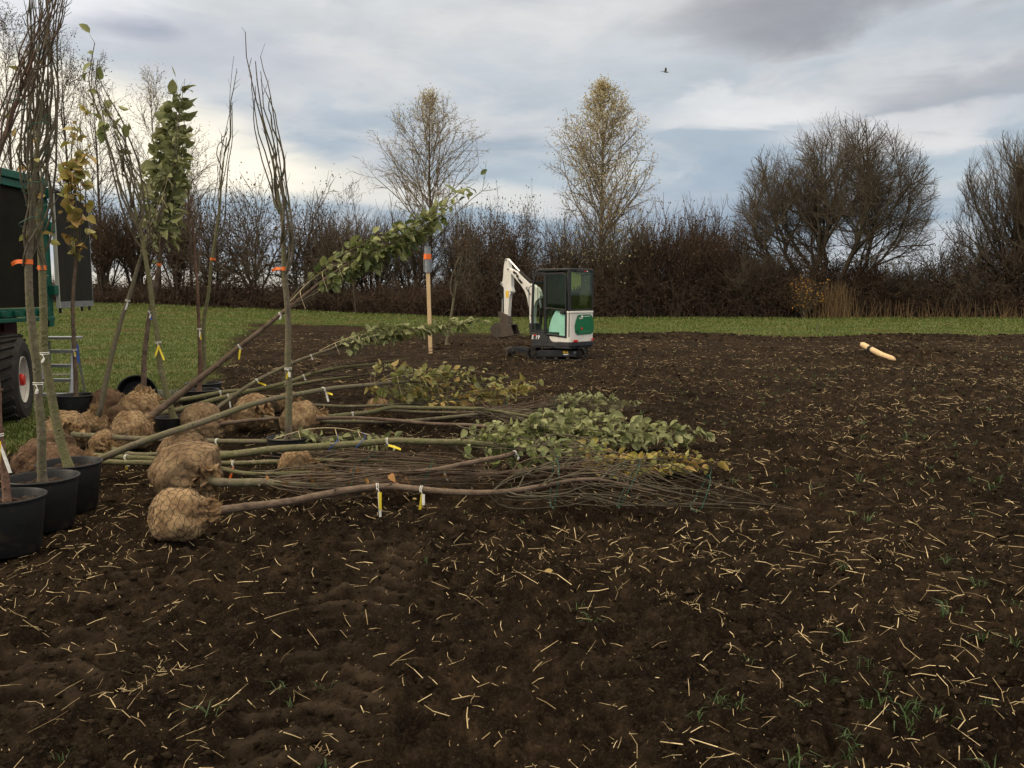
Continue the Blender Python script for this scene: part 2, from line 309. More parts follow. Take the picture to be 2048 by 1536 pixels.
# ---------------------------------------------------------------- mesh builder
class MB:
    def __init__(s): s.v = []; s.f = []; s.n = 0
    def add(s, v, f):
        v = np.asarray(v, float).reshape(-1, 3); s.v.append(v)
        s.f += [tuple(i + s.n for i in q) for q in f]; s.n += len(v)
    def box(s, c, size, rot=None, taper=None):
        hx, hy, hz = [q / 2 for q in size]
        p = np.array([(-hx, -hy, -hz), (hx, -hy, -hz), (hx, hy, -hz), (-hx, hy, -hz), (-hx, -hy, hz), (hx, -hy, hz), (hx, hy, hz), (-hx, hy, hz)])
        if taper: p[4:, 0] *= taper; p[4:, 1] *= taper
        if rot is not None: p = p @ np.array(rot).T
        s.add(p + np.array(c), [(0, 3, 2, 1), (4, 5, 6, 7), (0, 1, 5, 4), (1, 2, 6, 5), (2, 3, 7, 6), (3, 0, 4, 7)])
    def tube(s, pts, rad, sides=8, cap=True):
        P = np.array([tuple(p) for p in pts], float); n = len(P)
        rad = np.full(n, rad) if np.isscalar(rad) else np.asarray(rad, float)
        T = np.gradient(P, axis=0); T /= np.linalg.norm(T, axis=1)[:, None] + 1e-12
        up = np.array([0, 0, 1.0]) if abs(T[0][2]) < .9 else np.array([1.0, 0, 0])
        u = np.cross(T[0], up); u /= np.linalg.norm(u); U = []
        for i in range(n):
            u = u - T[i] * u.dot(T[i]); u /= np.linalg.norm(u) + 1e-12; U.append(u)
        U = np.array(U); V = np.cross(T, U); a = np.arange(sides) * 2 * np.pi / sides
        ring = P[:, None] + rad[:, None, None] * (np.cos(a)[None, :, None] * U[:, None] + np.sin(a)[None, :, None] * V[:, None])
        f = []
        for i in range(n - 1):
            for j in range(sides):
                k = (j + 1) % sides; f.append((i * sides + j, i * sides + k, (i + 1) * sides + k, (i + 1) * sides + j))
        if cap: f.append(tuple(range(sides))[::-1]); f.append(tuple((n - 1) * sides + j for j in range(sides)))
        s.add(ring.reshape(-1, 3), f)
    def prism(s, poly, depth0, depth1, axis='y', fn=None):
        """polygon (a,b) extruded between depth0 and depth1; fn maps (a,b,depth)->xyz"""
        n = len(poly)
        if fn is None:
            fn = {'y': lambda a, b, d: (a, d, b), 'x': lambda a, b, d: (d, a, b), 'z': lambda a, b, d: (a, b, d)}[axis]
        v = [fn(a, b, depth0) for a, b in poly] + [fn(a, b, depth1) for a, b in poly]
        f = [tuple(range(n)), tuple(range(2 * n - 1, n - 1, -1))] + [(i, i + n, (i + 1) % n + n, (i + 1) % n) for i in range(n)]
        s.add(v, f)
    def lathe(s, prof, sides=32, M4=None, cap=False, squash=None):
        a = np.arange(sides) * 2 * np.pi / sides; v = []
        for r, z in prof: v += [(r * math.cos(q), r * math.sin(q), z) for q in a]
        v = np.array(v)
        if M4 is not None: v = v @ np.array(M4.to_3x3()).T + np.array(M4.translation)
        f = []
        for i in range(len(prof) - 1):
            for j in range(sides):
                k = (j + 1) % sides; f.append((i * sides + j, i * sides + k, (i + 1) * sides + k, (i + 1) * sides + j))
        if cap: f.append(tuple(range(sides))[::-1]); f.append(tuple((len(prof) - 1) * sides + j for j in range(sides)))
        s.add(v, f)
    def build(s, name, mat, parent=None, origin=(0, 0, 0), smooth=False, bevel=0.0):
        v = np.concatenate(s.v) - np.array(tuple(origin)); me = bpy.data.meshes.new(name)
        me.from_pydata(v.tolist(), [], s.f); me.update()
        me.materials.append(M[mat] if isinstance(mat, str) else mat)
        if smooth: me.polygons.foreach_set('use_smooth', [True] * len(me.polygons))
        o = bpy.data.objects.new(name, me); col.objects.link(o)
        if parent: o.parent = parent
        if bevel:
            b = o.modifiers.new('bevel', 'BEVEL'); b.width = bevel; b.segments = 2; b.limit_method = 'ANGLE'; b.angle_limit = R(40)
        return o
def np_mesh(name, V, Fq, mat, parent=None, smooth=False, k=None):
    """fast mesh from numpy: V (n,3), Fq (m,k)"""
    me = bpy.data.meshes.new(name); V = np.ascontiguousarray(V, np.float32); Fq = np.ascontiguousarray(Fq, np.int32)
    m, k = Fq.shape
    me.vertices.add(len(V)); me.vertices.foreach_set('co', V.ravel())
    me.loops.add(m * k); me.loops.foreach_set('vertex_index', Fq.ravel())
    me.polygons.add(m); me.polygons.foreach_set('loop_start', np.arange(0, m * k, k, dtype=np.int32))
    me.update(calc_edges=True); me.validate()
    if smooth: me.polygons.foreach_set('use_smooth', np.ones(m, bool))
    me.materials.append(M[mat] if isinstance(mat, str) else mat)
    o = bpy.data.objects.new(name, me); col.objects.link(o)
    if parent: o.parent = parent
    return o
def seg_mesh(name, segs, mat, parent=None, sides=3, origin=(0, 0, 0)):
    """segs rows: x0 y0 z0 x1 y1 z1 r0 r1 -> many little prisms in one mesh"""
    S = np.asarray(segs, float); P = S[:, :3] - np.array(tuple(origin)); Q = S[:, 3:6] - np.array(tuple(origin)); T = Q - P
    Ln = np.linalg.norm(T, axis=1)[:, None] + 1e-9; T = T / Ln
    ref = np.where(np.abs(T[:, 2:3]) < .9, np.array([[0, 0, 1.]]), np.array([[1., 0, 0]]))
    U = np.cross(T, ref); U /= np.linalg.norm(U, axis=1)[:, None]; W = np.cross(T, U)
    a = np.arange(sides) * 2 * np.pi / sides
    off = np.cos(a)[None, :, None] * U[:, None] + np.sin(a)[None, :, None] * W[:, None]
    A = P[:, None] + off * S[:, 6][:, None, None]; B = Q[:, None] + off * S[:, 7][:, None, None]
    V = np.concatenate([A, B], 1).reshape(-1, 3); n = len(S); b = np.arange(n)[:, None] * 2 * sides
    Fq = np.concatenate([b + np.array([[j, (j + 1) % sides, sides + (j + 1) % sides, sides + j]]) for j in range(sides)], 0)
    return np_mesh(name, V, Fq, mat, parent)
def unit(v): return v / (np.linalg.norm(v, axis=-1, keepdims=True) + 1e-9)
LEAF_T = np.array([(0, 0, 0), (.22, .26, .05), (.55, .34, .07), (.82, .2, .03), (1.0, 0, -.04), (.82, -.2, .03), (.55, -.34, .07), (.22, -.26, .05), (.3, 0, -.02), (.65, 0, -.03)])
LEAF_F = np.array([(0, 8, 1, 1), (1, 8, 9, 2), (2, 9, 3, 3), (3, 9, 4, 4), (0, 7, 8, 8), (7, 6, 9, 8), (6, 5, 9, 9), (5, 4, 9, 9)])
LEAF_F3 = np.array([(0, 8, 1), (1, 8, 2), (8, 9, 2), (2, 9, 3), (3, 9, 4), (0, 7, 8), (7, 6, 8), (6, 9, 8), (6, 5, 9), (5, 4, 9)])
def leaf_mesh(name, P, D, S, mat, parent, rs, origin=(0, 0, 0), curl=.5, upbias=.4, width=1.0):
    n = len(P); P = np.asarray(P) - np.array(tuple(origin)); D = unit(np.asarray(D))
    nn = rs.normal(size=(n, 3)); nn[:, 2] += upbias * 2; nn -= D * (nn * D).sum(1, keepdims=True); nn = unit(nn); B = np.cross(nn, D)
    T = LEAF_T.copy(); cu = rs.uniform(-.2, curl, n)
    x = T[None, :, 0]; y = T[None, :, 1] * width * rs.uniform(.8, 1.2, n)[:, None]; z = T[None, :, 2] * rs.uniform(.5, 3.4, n)[:, None] - cu[:, None] * x * x
    V = P[:, None] + S[:, None, None] * (x[..., None] * D[:, None] + y[..., None] * B[:, None] + z[..., None] * nn[:, None])
    Fq = (np.arange(n)[:, None, None] * 10 + LEAF_F3[None]).reshape(-1, 3)
    return np_mesh(name, V.reshape(-1, 3), Fq, mat, parent, smooth=True)
def tag(o, label=None, cat=None, group=None, kind=None):
    if label: o['label'] = label
    if cat: o['category'] = cat
    if group: o['group'] = group
    if kind: o['kind'] = kind
    return o
def empty(name, loc=(0, 0, 0), rz=0.0):
    o = bpy.data.objects.new(name, None); col.objects.link(o); o.location = loc; o.rotation_euler = (0, 0, rz); o.empty_display_size = .1; return o
def catmull(P, n=10):
    P = [np.array(tuple(p), float) for p in P]
    if len(P) == 2: P = [P[0], (P[0] + P[1]) / 2, P[1]]
    Q = [2 * P[0] - P[1]] + P + [2 * P[-1] - P[-2]]; out = []
    for i in range(1, len(Q) - 2):
        for k in range(n):
            t = k / n; a, b, c_, d = Q[i - 1], Q[i], Q[i + 1], Q[i + 2]
            out.append(.5 * ((2 * b) + (c_ - a) * t + (2 * a - 5 * b + 4 * c_ - d) * t * t + (3 * b - a - 3 * c_ + d) * t ** 3))
    out.append(P[-1]); out = np.array(out)
    s = np.concatenate([[0], np.cumsum(np.linalg.norm(np.diff(out, axis=0), axis=1))])
    m = max(8, len(out)); q = np.linspace(0, s[-1], m)
    return np.stack([np.interp(q, s, out[:, i]) for i in range(3)], 1), s[-1]

def veg(x, y):
    """0 on bare soil, 1 on grass; the worn border gets wider far out"""
    return sst(grass_side(x, y) / (1 + .07 * np.clip(np.asarray(y, float) - 8, 0, 60)), -.16, .26)
# ================================================================= GROUND
rs = np.random.RandomState(5)
def build_ground():
    ys = [-60., -30, -15, -8, -4, -2, -.5, .4]
    y = 1.0
    while y < 62: ys.append(y); y += max(.011, .0045 * y)
    while y < 6000: ys.append(y); y *= 1.12
    ys = np.array(ys)
    u = np.linspace(-1, 1, 1020); outer = np.array([1.05, 1.15, 1.3, 1.6, 2.2, 3.5, 7, 15]); u = np.concatenate([-outer[::-1], u, outer])
    half = 3.0 + .72 * np.clip(ys, 0, None)
    X = half[:, None] * u[None]; Y = np.repeat(ys[:, None], len(u), 1)
    mg = veg(X, Y)
    near = sst(Y, 70, 50) * sst(Y, -.2, .8)
    Z = base_h(X, Y) + near * ((1 - mg) * soil_detail(X, Y) + mg * (.03 + .10 * (fbm(X * .8, Y * .8, 3, 33) - .45) + .03 * (fbm(X * 8, Y * 8, 2, 34) - .4)))
    V = np.stack([X, Y, Z], -1).reshape(-1, 3); nr, nc = X.shape
    i = np.arange(nr - 1)[:, None] * nc + np.arange(nc - 1)[None]
    Fq = np.stack([i, i + 1, i + nc + 1, i + nc], -1).reshape(-1, 4)
    m = bpy.data.materials.new('field_ground'); m.use_nodes = True; t = m.node_tree; n = t.nodes; l = t.links; b = n['Principled BSDF']
    b.inputs['Roughness'].default_value = 1.0; b.inputs['Specular IOR Level'].default_value = .06
    tcn = n.new('ShaderNodeTexCoord')
    def nz(sc, d=5, r=.6):
        q = n.new('ShaderNodeTexNoise'); q.inputs['Scale'].default_value = sc; q.inputs['Detail'].default_value = d; q.inputs['Roughness'].default_value = r; l.new(tcn.outputs['Object'], q.inputs['Vector']); return q.outputs[0]
    def ramp(v, st):
        q = n.new('ShaderNodeValToRGB'); e = q.color_ramp.elements; e[0].position, e[0].color = st[0][0], (*st[0][1], 1); e[1].position, e[1].color = st[-1][0], (*st[-1][1], 1)
        for p, c_ in st[1:-1]: k = e.new(p); k.color = (*c_, 1)
        l.new(v, q.inputs[0]); return q.outputs[0]
    def mixc(f, a, b_, bl='MIX'):
        q = n.new('ShaderNodeMix'); q.data_type = 'RGBA'; q.blend_type = bl
        if isinstance(f, float): q.inputs[0].default_value = f
        else: l.new(f, q.inputs[0])
        l.new(a, q.inputs[6]); l.new(b_, q.inputs[7]); return q.outputs[2]
    soil = ramp(nz(5.5, 8, .65), [(.30, (.0095, .0066, .0043)), (.5, (.0215, .0152, .0100)), (.70, (.058, .042, .0275))])
    soil2 = ramp(nz(.55, 4), [(.35, (.66, .64, .62)), (.66, (1.3, 1.2, 1.08))])
    soil = mixc(1.0, soil, soil2, 'MULTIPLY')
    crumbs = ramp(nz(75, 4, .8), [(.52, (0, 0, 0)), (.72, (.055, .040, .027))]); soil = mixc(1.0, soil, crumbs, 'ADD')
    grass = ramp(nz(.45, 7, .6), [(.30, (.035, .055, .012)), (.5, (.055, .078, .018)), (.62, (.095, .08, .03)), (.75, (.05, .036, .02))])
    g2 = ramp(nz(40, 3), [(.35, (.6, .6, .6)), (.65, (1.3, 1.3, 1.2))]); grass = mixc(1.0, grass, g2, 'MULTIPLY')
    tk = n.new('ShaderNodeAttribute'); tk.attribute_name = 'pressed'      # drier, compacted earth in the tyre prints
    dry = ramp(nz(7, 6, .65), [(.35, (.030, .021, .014)), (.65, (.085, .062, .042))]); soil = mixc(tk.outputs['Fac'], soil, dry)
    at_ = n.new('ShaderNodeAttribute'); at_.attribute_name = 'verge'
    l.new(mixc(at_.outputs['Fac'], soil, grass), b.inputs['Base Color'])
    bn = n.new('ShaderNodeBump'); bn.inputs['Strength'].default_value = 1.0; bn.inputs['Distance'].default_value = .045
    l.new(nz(46, 8, .75), bn.inputs['Height']); l.new(bn.outputs[0], b.inputs['Normal'])
    o = np_mesh('ground', V, Fq, m, None, smooth=True)
    a = o.data.attributes.new('verge', 'FLOAT', 'POINT'); a.data.foreach_set('value', mg.ravel().astype(np.float32))
    pr = np.zeros_like(X)
    for tx, hw in TRACKS:
        q = (X - tx - .05 * np.sin(Y * .9)) / hw; ph = Y / .115 + np.abs(q) * 1.6 + .6 * fbm(X * 5, Y * 5, 2, 9)
        pr = np.maximum(pr, sst(np.abs(q), 1.1, .85) * sst(Y, 5.9, 5.2) * sst(Y, .2, .8) * sst(np.sin(ph * 2 * np.pi * .62), -.3, .6) * sst(fbm(X * 3, Y * 3, 3, 71), .30, .52))
    a = o.data.attributes.new('pressed', 'FLOAT', 'POINT'); a.data.foreach_set('value', (pr * .85).ravel().astype(np.float32))
    o['kind'] = 'structure'; return o
build_ground()
def full_h(x, y):
    mg = veg(x, y)
    return base_h(x, y) + (1 - mg) * soil_detail(x, y) + mg * (.03 + .10 * (fbm(x * .8, y * .8, 3, 33) - .45) + .03 * (fbm(x * 8, y * 8, 2, 34) - .4))

# --------------------------------------------------------------- clods
def clods():
    n = 60000; y = 1.4 + 18 * rs.rand(n) ** 1.6; x = (rs.rand(n) * 2 - 1) * (.9 + .66 * y)
    k = (grass_side(x, y) < -.05) & (fbm(x * 1.1, y * 1.1, 3, 7) > .36); x, y = x[k], y[k]
    # spoil heaps of dug-out clods
    hx = []; hy = []
    for a, b_, rx, ry, _ in HEAPS:
        m = int(260 * rx); hx += list(a + rx * .8 * rs.normal(size=m)); hy += list(b_ + ry * .8 * rs.normal(size=m))
    x = np.concatenate([x, hx]); y = np.concatenate([y, hy])
    s = (.003 + .013 * rs.rand(len(x)) ** 5) * (1 + .08 * y); s[-len(hx):] *= 1.6
    t = (1 + 5 ** .5) / 2
    IV = unit(np.array([(-1, t, 0), (1, t, 0), (-1, -t, 0), (1, -t, 0), (0, -1, t), (0, 1, t), (0, -1, -t), (0, 1, -t), (t, 0, -1), (t, 0, 1), (-t, 0, -1), (-t, 0, 1)], float))
    IF = np.array([(0, 11, 5), (0, 5, 1), (0, 1, 7), (0, 7, 10), (0, 10, 11), (1, 5, 9), (5, 11, 4), (11, 10, 2), (10, 7, 6), (7, 1, 8), (3, 9, 4), (3, 4, 2), (3, 2, 6), (3, 6, 8), (3, 8, 9), (4, 9, 5), (2, 4, 11), (6, 2, 10), (8, 6, 7), (9, 8, 1)])
    m = len(x); jit = 1 + .6 * (rs.rand(m, 12, 1) - .5) * 2
    V = IV[None] * jit * s[:, None, None] * np.stack([rs.uniform(.8, 1.4, m), rs.uniform(.8, 1.4, m), rs.uniform(.5, .8, m)], 1)[:, None]
    V = V + np.stack([x, y, full_h(x, y) - s * .05], 1)[:, None]
    Fq = (np.arange(m)[:, None, None] * 12 + IF[None]).reshape(-1, 3)
    tag(np_mesh('soil_clods', V.reshape(-1, 3), Fq, 'clod', smooth=False), 'crumbly dark soil clods scattered over the tilled field', 'soil', kind='stuff')
clods()

# --------------------------------------------------------------- straw
def straw():
    n = 78000; y = 1.7 + 30 * rs.rand(n) ** 1.75; x = (rs.rand(n) * 2 - 1) * (.9 + .66 * y)
    dens = .30 + .9 * sst(fbm(x * .8, y * .6, 3, 19), .36, .62) + .35 * sst(x, .2, 2.5)
    near = sst(y, 7, 3.2)
    k = (grass_side(x, y) < -.05) & (rs.rand(n) < dens * (.56 - .10 * near)); x, y = x[k], y[k]; m = len(x)
    Ln = (.005 + .12 * rs.rand(m) ** 4.6) * (1 + .012 * y); Ln[rs.rand(m) < .05] *= 1.7
    r = (.0007 + .0020 * rs.rand(m) ** 1.6) * (1 + .045 * np.clip(y - 3, 0, 18)); 
    a = rs.rand(m) * np.pi; pt = rs.normal(0, .13, m); dx_ = np.cos(a) * Ln; dy_ = np.sin(a) * Ln
    x0, y0, x1, y1 = x - dx_ / 2, y - dy_ / 2, x + dx_ / 2, y + dy_ / 2
    h0 = full_h(x0, y0); h1 = full_h(x1, y1); hm = full_h(x, y); lift = np.maximum(0, hm - (h0 + h1) / 2)
    z0 = h0 + lift + .004; z1 = h1 + lift + .004 + np.abs(pt) * Ln
    # bent pieces: two segments with a kink
    xm = (x0 + x1) / 2 + rs.normal(0, .09, m) * Ln; ym = (y0 + y1) / 2 + rs.normal(0, .09, m) * Ln; zm = (z0 + z1) / 2 + .03 * Ln
    S = np.concatenate([np.stack([x0, y0, z0, xm, ym, zm, r, r * .95], 1), np.stack([xm, ym, zm, x1, y1, z1, r * .95, r * .7], 1)])
    # wispy tangles
    nt_ = 60; ty = 1.8 + 20 * rs.rand(nt_) ** 1.5; tx = (rs.rand(nt_) * 2 - 1) * (.7 + .62 * ty); T = []
    k = grass_side(tx, ty) < -.1; tx, ty = tx[k], ty[k]
    cx_ = np.repeat(tx, 14) + rs.normal(0, .03, len(tx) * 14); cy_ = np.repeat(ty, 14) + rs.normal(0, .03, len(tx) * 14); aa = rs.rand(len(cx_)) * 2 * np.pi; LL = rs.uniform(.012, .05, len(cx_)) * (1 + .03 * cy_)
    hz = full_h(cx_, cy_) + .008
    T = np.stack([cx_, cy_, hz, cx_ + np.cos(aa) * LL, cy_ + np.sin(aa) * LL, hz + rs.uniform(-.005, .02, len(cx_)), .0009 * (1 + .12 * cy_), .0006 * (1 + .1 * cy_)], 1)
    S = np.concatenate([S, T])
    tag(seg_mesh('straw', S, 'straw', sides=4), 'pale broken straw and stubble stalks strewn over the dark soil', 'straw', kind='stuff')
straw()

# --------------------------------------------------------------- seedlings in the field
def blades(x, y, z, hgt, wid, lean, azm):
    """one bent blade = 2 quads-ish (5 verts) each, returned as verts+tris"""
    m = len(x); d = np.stack([np.cos(azm), np.sin(azm), np.zeros(m)], 1); s = np.stack([-np.sin(azm), np.cos(azm), np.zeros(m)], 1)
    P = np.stack([x, y, z], 1); up = np.array([0, 0, 1.])
    mid = P + d * (hgt * lean * .35)[:, None] + up * (hgt * .6)[:, None]; tip = P + d * (hgt * lean)[:, None] + up * (hgt * (1 - .35 * lean))[:, None]
    w_ = s * wid[:, None] * .5
    V = np.stack([P - w_, P + w_, mid + w_ * .8, mid - w_ * .8, tip], 1).reshape(-1, 3)
    Fq = (np.arange(m)[:, None, None] * 5 + np.array([(0, 1, 2), (0, 2, 3), (3, 2, 4)])[None]).reshape(-1, 3)
    return V, Fq
def weeds():
    n = 2000; y = 1.8 + 20 * rs.rand(n) ** 1.4; x = (rs.rand(n) * 2 - 1) * (.7 + .63 * y)
    k = (grass_side(x, y) < -.1) & (rs.rand(n) < .05 + .95 * sst(fbm(x * .9, y * .7, 3, 55), .42, .62) * sst(x, -1, 2.0)); x, y = x[k], y[k]
    c_ = 9; X = np.repeat(x, c_) + rs.normal(0, .012, len(x) * c_); Y = np.repeat(y, c_) + rs.normal(0, .012, len(x) * c_); sc = np.repeat(rs.uniform(.5, 1.2, len(x)), c_)
    V, Fq = blades(X, Y, full_h(X, Y), sc * rs.uniform(.025, .09, len(X)), sc * rs.uniform(.0025, .006, len(X)) * (1 + .04 * Y), rs.uniform(.3, 1.6, len(X)), rs.rand(len(X)) * 6.283)
    tag(np_mesh('grass_seedlings', V, Fq, 'weed'), 'sparse green grass seedlings sprouting through the bare soil', 'seedlings', kind='stuff')
weeds()

# --------------------------------------------------------------- grass of the verge
def verge():
    n = 680000
    y = np.exp(rs.uniform(math.log(5.5), math.log(62), n)); x = (rs.rand(n) * 2 - 1) * (1.0 + .68 * y)
    g = grass_side(x, y)
    worn = sst(np.abs(y - 41 + .25 * (x + 10)), 5, 1) * sst(-x, -2, 4) * sst(fbm(x * .4, y * .4, 3, 66), .35, .55)   # worn driving line
    k = (g > -.9) & (rs.rand(n) < (veg(x, y) ** 1.5) * (1 - .8 * worn) * (.22 + .9 * sst(fbm(x * .5, y * 1.0, 3, 8), .36, .56)))
    x, y = x[k], y[k]; m = len(x)
    hg = (.022 + .034 * rs.rand(m)) * (1 + .018 * y) * (.6 + .9 * fbm(x * 1.2, y * 1.2, 3, 23)) * np.where(y > 55, 1.5, 1)
    V, Fq = blades(x, y, full_h(x, y) - .004, hg, (.003 + .0008 * y) * rs.uniform(.7, 1.3, m), rs.uniform(.2, 1.3, m), rs.rand(m) * 6.283)
    tag(np_mesh('grass', V, Fq, 'blade'), 'short damp grass covering the verge beside the field', 'grass', kind='stuff')
verge()

# ================================================================= BACKGROUND TREES AND HEDGE
class Tree:
    """collects twig segments; heavy segments go to the trunk part, light ones to the crown part"""
    def __init__(s, seed): s.r = random.Random(seed); s.thick = []; s.thin = []; s.tips = []
    def seg(s, p, q, r0, r1, cut):
        (s.thick if r0 > cut else s.thin).append((*p, *q, r0, r1))
def nrm(v):
    l_ = math.sqrt(v[0] ** 2 + v[1] ** 2 + v[2] ** 2) + 1e-9; return (v[0] / l_, v[1] / l_, v[2] / l_)
def dirdev(rd, d, ang):
    a = rd.uniform(0, 6.283); ref = (0, 0, 1) if abs(d[2]) < .9 else (1, 0, 0)
    u = nrm((d[1] * ref[2] - d[2] * ref[1], d[2] * ref[0] - d[0] * ref[2], d[0] * ref[1] - d[1] * ref[0])); v = (d[1] * u[2] - d[2] * u[1], d[2] * u[0] - d[0] * u[2], d[0] * u[1] - d[1] * u[0])
    c_, s_ = math.cos(ang), math.sin(ang); ca, sa = math.cos(a), math.sin(a)
    return tuple(d[i] * c_ + (u[i] * ca + v[i] * sa) * s_ for i in range(3))
def grow(T, p, d, L, r, lvl, P):
    rd = T.r; n = P['n'][min(lvl, len(P['n']) - 1)]; jit = P['jit']; trop = P['trop'][min(lvl, len(P['trop']) - 1)]
    rmin = P.get('rmin', .010); el_ = P.get('ell')
    for i in range(n):
        d = nrm((d[0] + rd.gauss(0, jit), d[1] + rd.gauss(0, jit), d[2] + rd.gauss(0, jit) + trop))
        q = (p[0] + d[0] * L / n, p[1] + d[1] * L / n, p[2] + d[2] * L / n)
        r2 = max(rmin * .7, r * (1 - P.get('taper', .5) / n))
        if el_ and sum(((q[k] - el_[k]) / el_[3 + k]) ** 2 for k in range(3)) > rd.uniform(.82, 1.12): break
        T.seg(p, q, max(r, rmin), r2, P.get('cut', .05)); p = q; r = r2
        if lvl < P['lv'] and (i >= P.get('start', 0) or lvl > 0):
            k = P['k'][min(lvl, len(P['k']) - 1)]; k = int(k) + (rd.random() < k - int(k))
            for _ in range(k):
                grow(T, p, dirdev(rd, d, R(rd.uniform(*P['ang']))), L * rd.uniform(*P['ratio']), r * rd.uniform(*P['rr']), lvl + 1, P)
    T.tips.append(p)
    if lvl < P['lv'] and P.get('cont', True):
        grow(T, p, d, L * .7, r, lvl + 1, P)
def leader(T, H, hb, env, r0, P, nside=60, ang=(28, 48), lean=(0, 0)):
    """straight central stem with ascending side branches inside the outline env(t)"""
    rd = T.r; n = 26; pts = []; x = y = 0
    for i in range(n + 1):
        t = i / n; x += rd.gauss(0, .006) * H / 12 + lean[0] / n; y += rd.gauss(0, .006) * H / 12; pts.append((x, y, H * t))
    for i in range(n): T.seg(pts[i], pts[i + 1], max(.012, r0 * (1 - i / n) ** .8), max(.012, r0 * (1 - (i + 1) / n) ** .8), .05)
    for j in range(nside):
        t = hb + (1 - hb) * (j + rd.random()) / nside * .98; i = min(n - 1, int(t * n)); p = pts[i]; q = pts[i + 1]; f = t * n - i
        p = tuple(p[k] + (q[k] - p[k]) * f for k in range(3)); a = rd.uniform(0, 6.283); g = R(rd.uniform(*ang))
        g = min(R(75), g * (1.35 - .5 * t)); L = .3; want = rd.uniform(.62, 1.0)      # longest branch that stays inside the outline
        while L * math.sin(g) * .86 < env(min(1, t + L * math.cos(g) * 1.12 / H)) * want and L < min(9, (1.03 - t) * H + .25): L += .12
        d = (math.cos(a) * math.sin(g), math.sin(a) * math.sin(g), math.cos(g))
        grow(T, p, d, L, max(.013, .35 * r0 * (1 - t) ** .9 + .01), 1, P)
    return T
def finish_tree(T, name, loc, label, cat, group, leaf=None, nleaf=0, bark='far_bark', twig='far_twig', rz=0, scale=1.0, leafsz=.16, topbias=0, smooth_th=0):
    e = empty(name, loc, rz); e.scale = (scale,) * 3; tag(e, label, cat, group)
    if T.thick: seg_mesh('trunk', T.thick, bark, e, sides=6)
    seg_mesh('crown', T.thin, twig, e, sides=3)
    if leaf:
        rs_ = np.random.RandomState(len(T.tips)); tp = np.array(T.tips); z = tp[:, 2]; wgt = (0.15 + sst(z, z.min(), z.max())) ** topbias; wgt /= wgt.sum()
        idx = rs_.choice(len(tp), nleaf, p=wgt); P_ = tp[idx] + rs_.normal(0, .22, (nleaf, 3))
        V, Fq = [], []
        D = unit(rs_.normal(size=(nleaf, 3)) + [0, 0, -.5]); B = unit(np.cross(D, rs_.normal(size=(nleaf, 3)))); s = leafsz * rs_.uniform(.5, 1.2, nleaf)[:, None]
        V = np.stack([P_, P_ + D * s * .5 + B * s * .28, P_ + D * s, P_ + D * s * .5 - B * s * .28], 1).reshape(-1, 3)
        np_mesh('leaves', V, np.arange(nleaf * 4).reshape(-1, 4), leaf, e)
    return e
def copy_thing(root, loc, rz, sc, label, group=None):
    c_ = root.copy(); col.objects.link(c_); c_.location = loc; c_.rotation_euler = (0, 0, rz); c_.scale = sc if isinstance(sc, tuple) else (sc,) * 3; c_['label'] = label
    if group: c_['group'] = group
    for ch in list(root.children):
        d = ch.copy(); col.objects.link(d); d.parent = c_
        for g_ in ch.children: h = g_.copy(); col.objects.link(h); h.parent = d
    return c_
def base_at(px, Y):
    x = (px - CX) / F * Y * (cp / 1.0); p = at(px, 620, Y); return Vector((p.x, Y, gz(p.x, Y)))
def hz(py, Y):                      # world height seen at pixel row py at distance Y
    return at(CX, py, Y).z

PB = dict(n=[4, 5, 4, 3], jit=.10, trop=[.02, .035, .04, .0], k=[2, 1.9, 1.9, 0], ang=(22, 55), ratio=(.20, .36), rr=(.5, .7), lv=3, rmin=.011, cont=False, taper=.55)
# two tall narrow willows/poplars behind the hedge
Yb = 61.
H = hz(172, Yb) * .975; T = leader(Tree(11), H, .30, lambda t: 4.0 * (max(0, 1 - ((t - .46) / .53) ** 2)) ** .75, .17, PB, 72, (26, 46))
finish_tree(T, 'bare_tree', base_at(862, Yb), 'tall slender bare tree with a few pale leaves at its tip, behind the stake', 'tree', None, 'far_leaf', 2600, 'far_bark', 'far_twig_pale', topbias=1.1, leafsz=.14)
H = hz(148, Yb) * .975; T = leader(Tree(12), H, .25, lambda t: 4.1 * (max(0, 1 - ((t - .40) / .60) ** 2)) ** .85, .20, PB, 84, (26, 46))
finish_tree(T, 'leafy_tree', base_at(1200, Yb + .5), 'tall slender tree covered in pale ochre leaves rising behind the excavator', 'tree', None, 'far_leaf', 9500, 'far_pale', 'far_twig_pale', topbias=.3, leafsz=.17)
# wide bare oak-like tree (two stems) and the bare tree at the right edge
PO = dict(n=[5, 4, 4, 4, 3, 3], jit=.15, trop=[.03, .05, .06, .06, .04], k=[1.15, 1.0, 1.05, 1.2, 1.7], ang=(22, 52), ratio=(.50, .80), rr=(.55, .74), lv=5, rmin=.0045, start=1, taper=.42, cut=.07, ell=(1.6, 0, 7.4, 7.2, 6.0, 6.9))
T = Tree(22)
for (dx_, dz_, L, r, ox) in [(-.55, .9, 3.2, .20, 0), (-1.3, .75, 3.1, .14, 0), (-.15, 1, 3.6, .22, 0), (.35, 1, 3.7, .22, .9), (.75, .9, 3.8, .20, 1.6), (1.15, .8, 3.6, .17, 2.2), (1.7, .75, 3.3, .13, 2.4), (.1, 1.0, 3.7, .15, 1.0)]:
    T.seg((ox, 0, 0), (ox + dx_ * .25, 0, 1.7), r * 1.5, r * 1.2, .05)
    grow(T, (ox + dx_ * .25, 0, 1.6), nrm((dx_ * .62, T.r.uniform(-.45, .45), dz_)), L * 1.32, r, 0, PO)
print('oak segs', len(T.thin), len(T.thick))
oak = finish_tree(T, 'bare_tree', base_at(1612, 60), 'broad spreading bare tree with forked trunks, left of the right edge', 'tree', 'broad bare trees on the right')
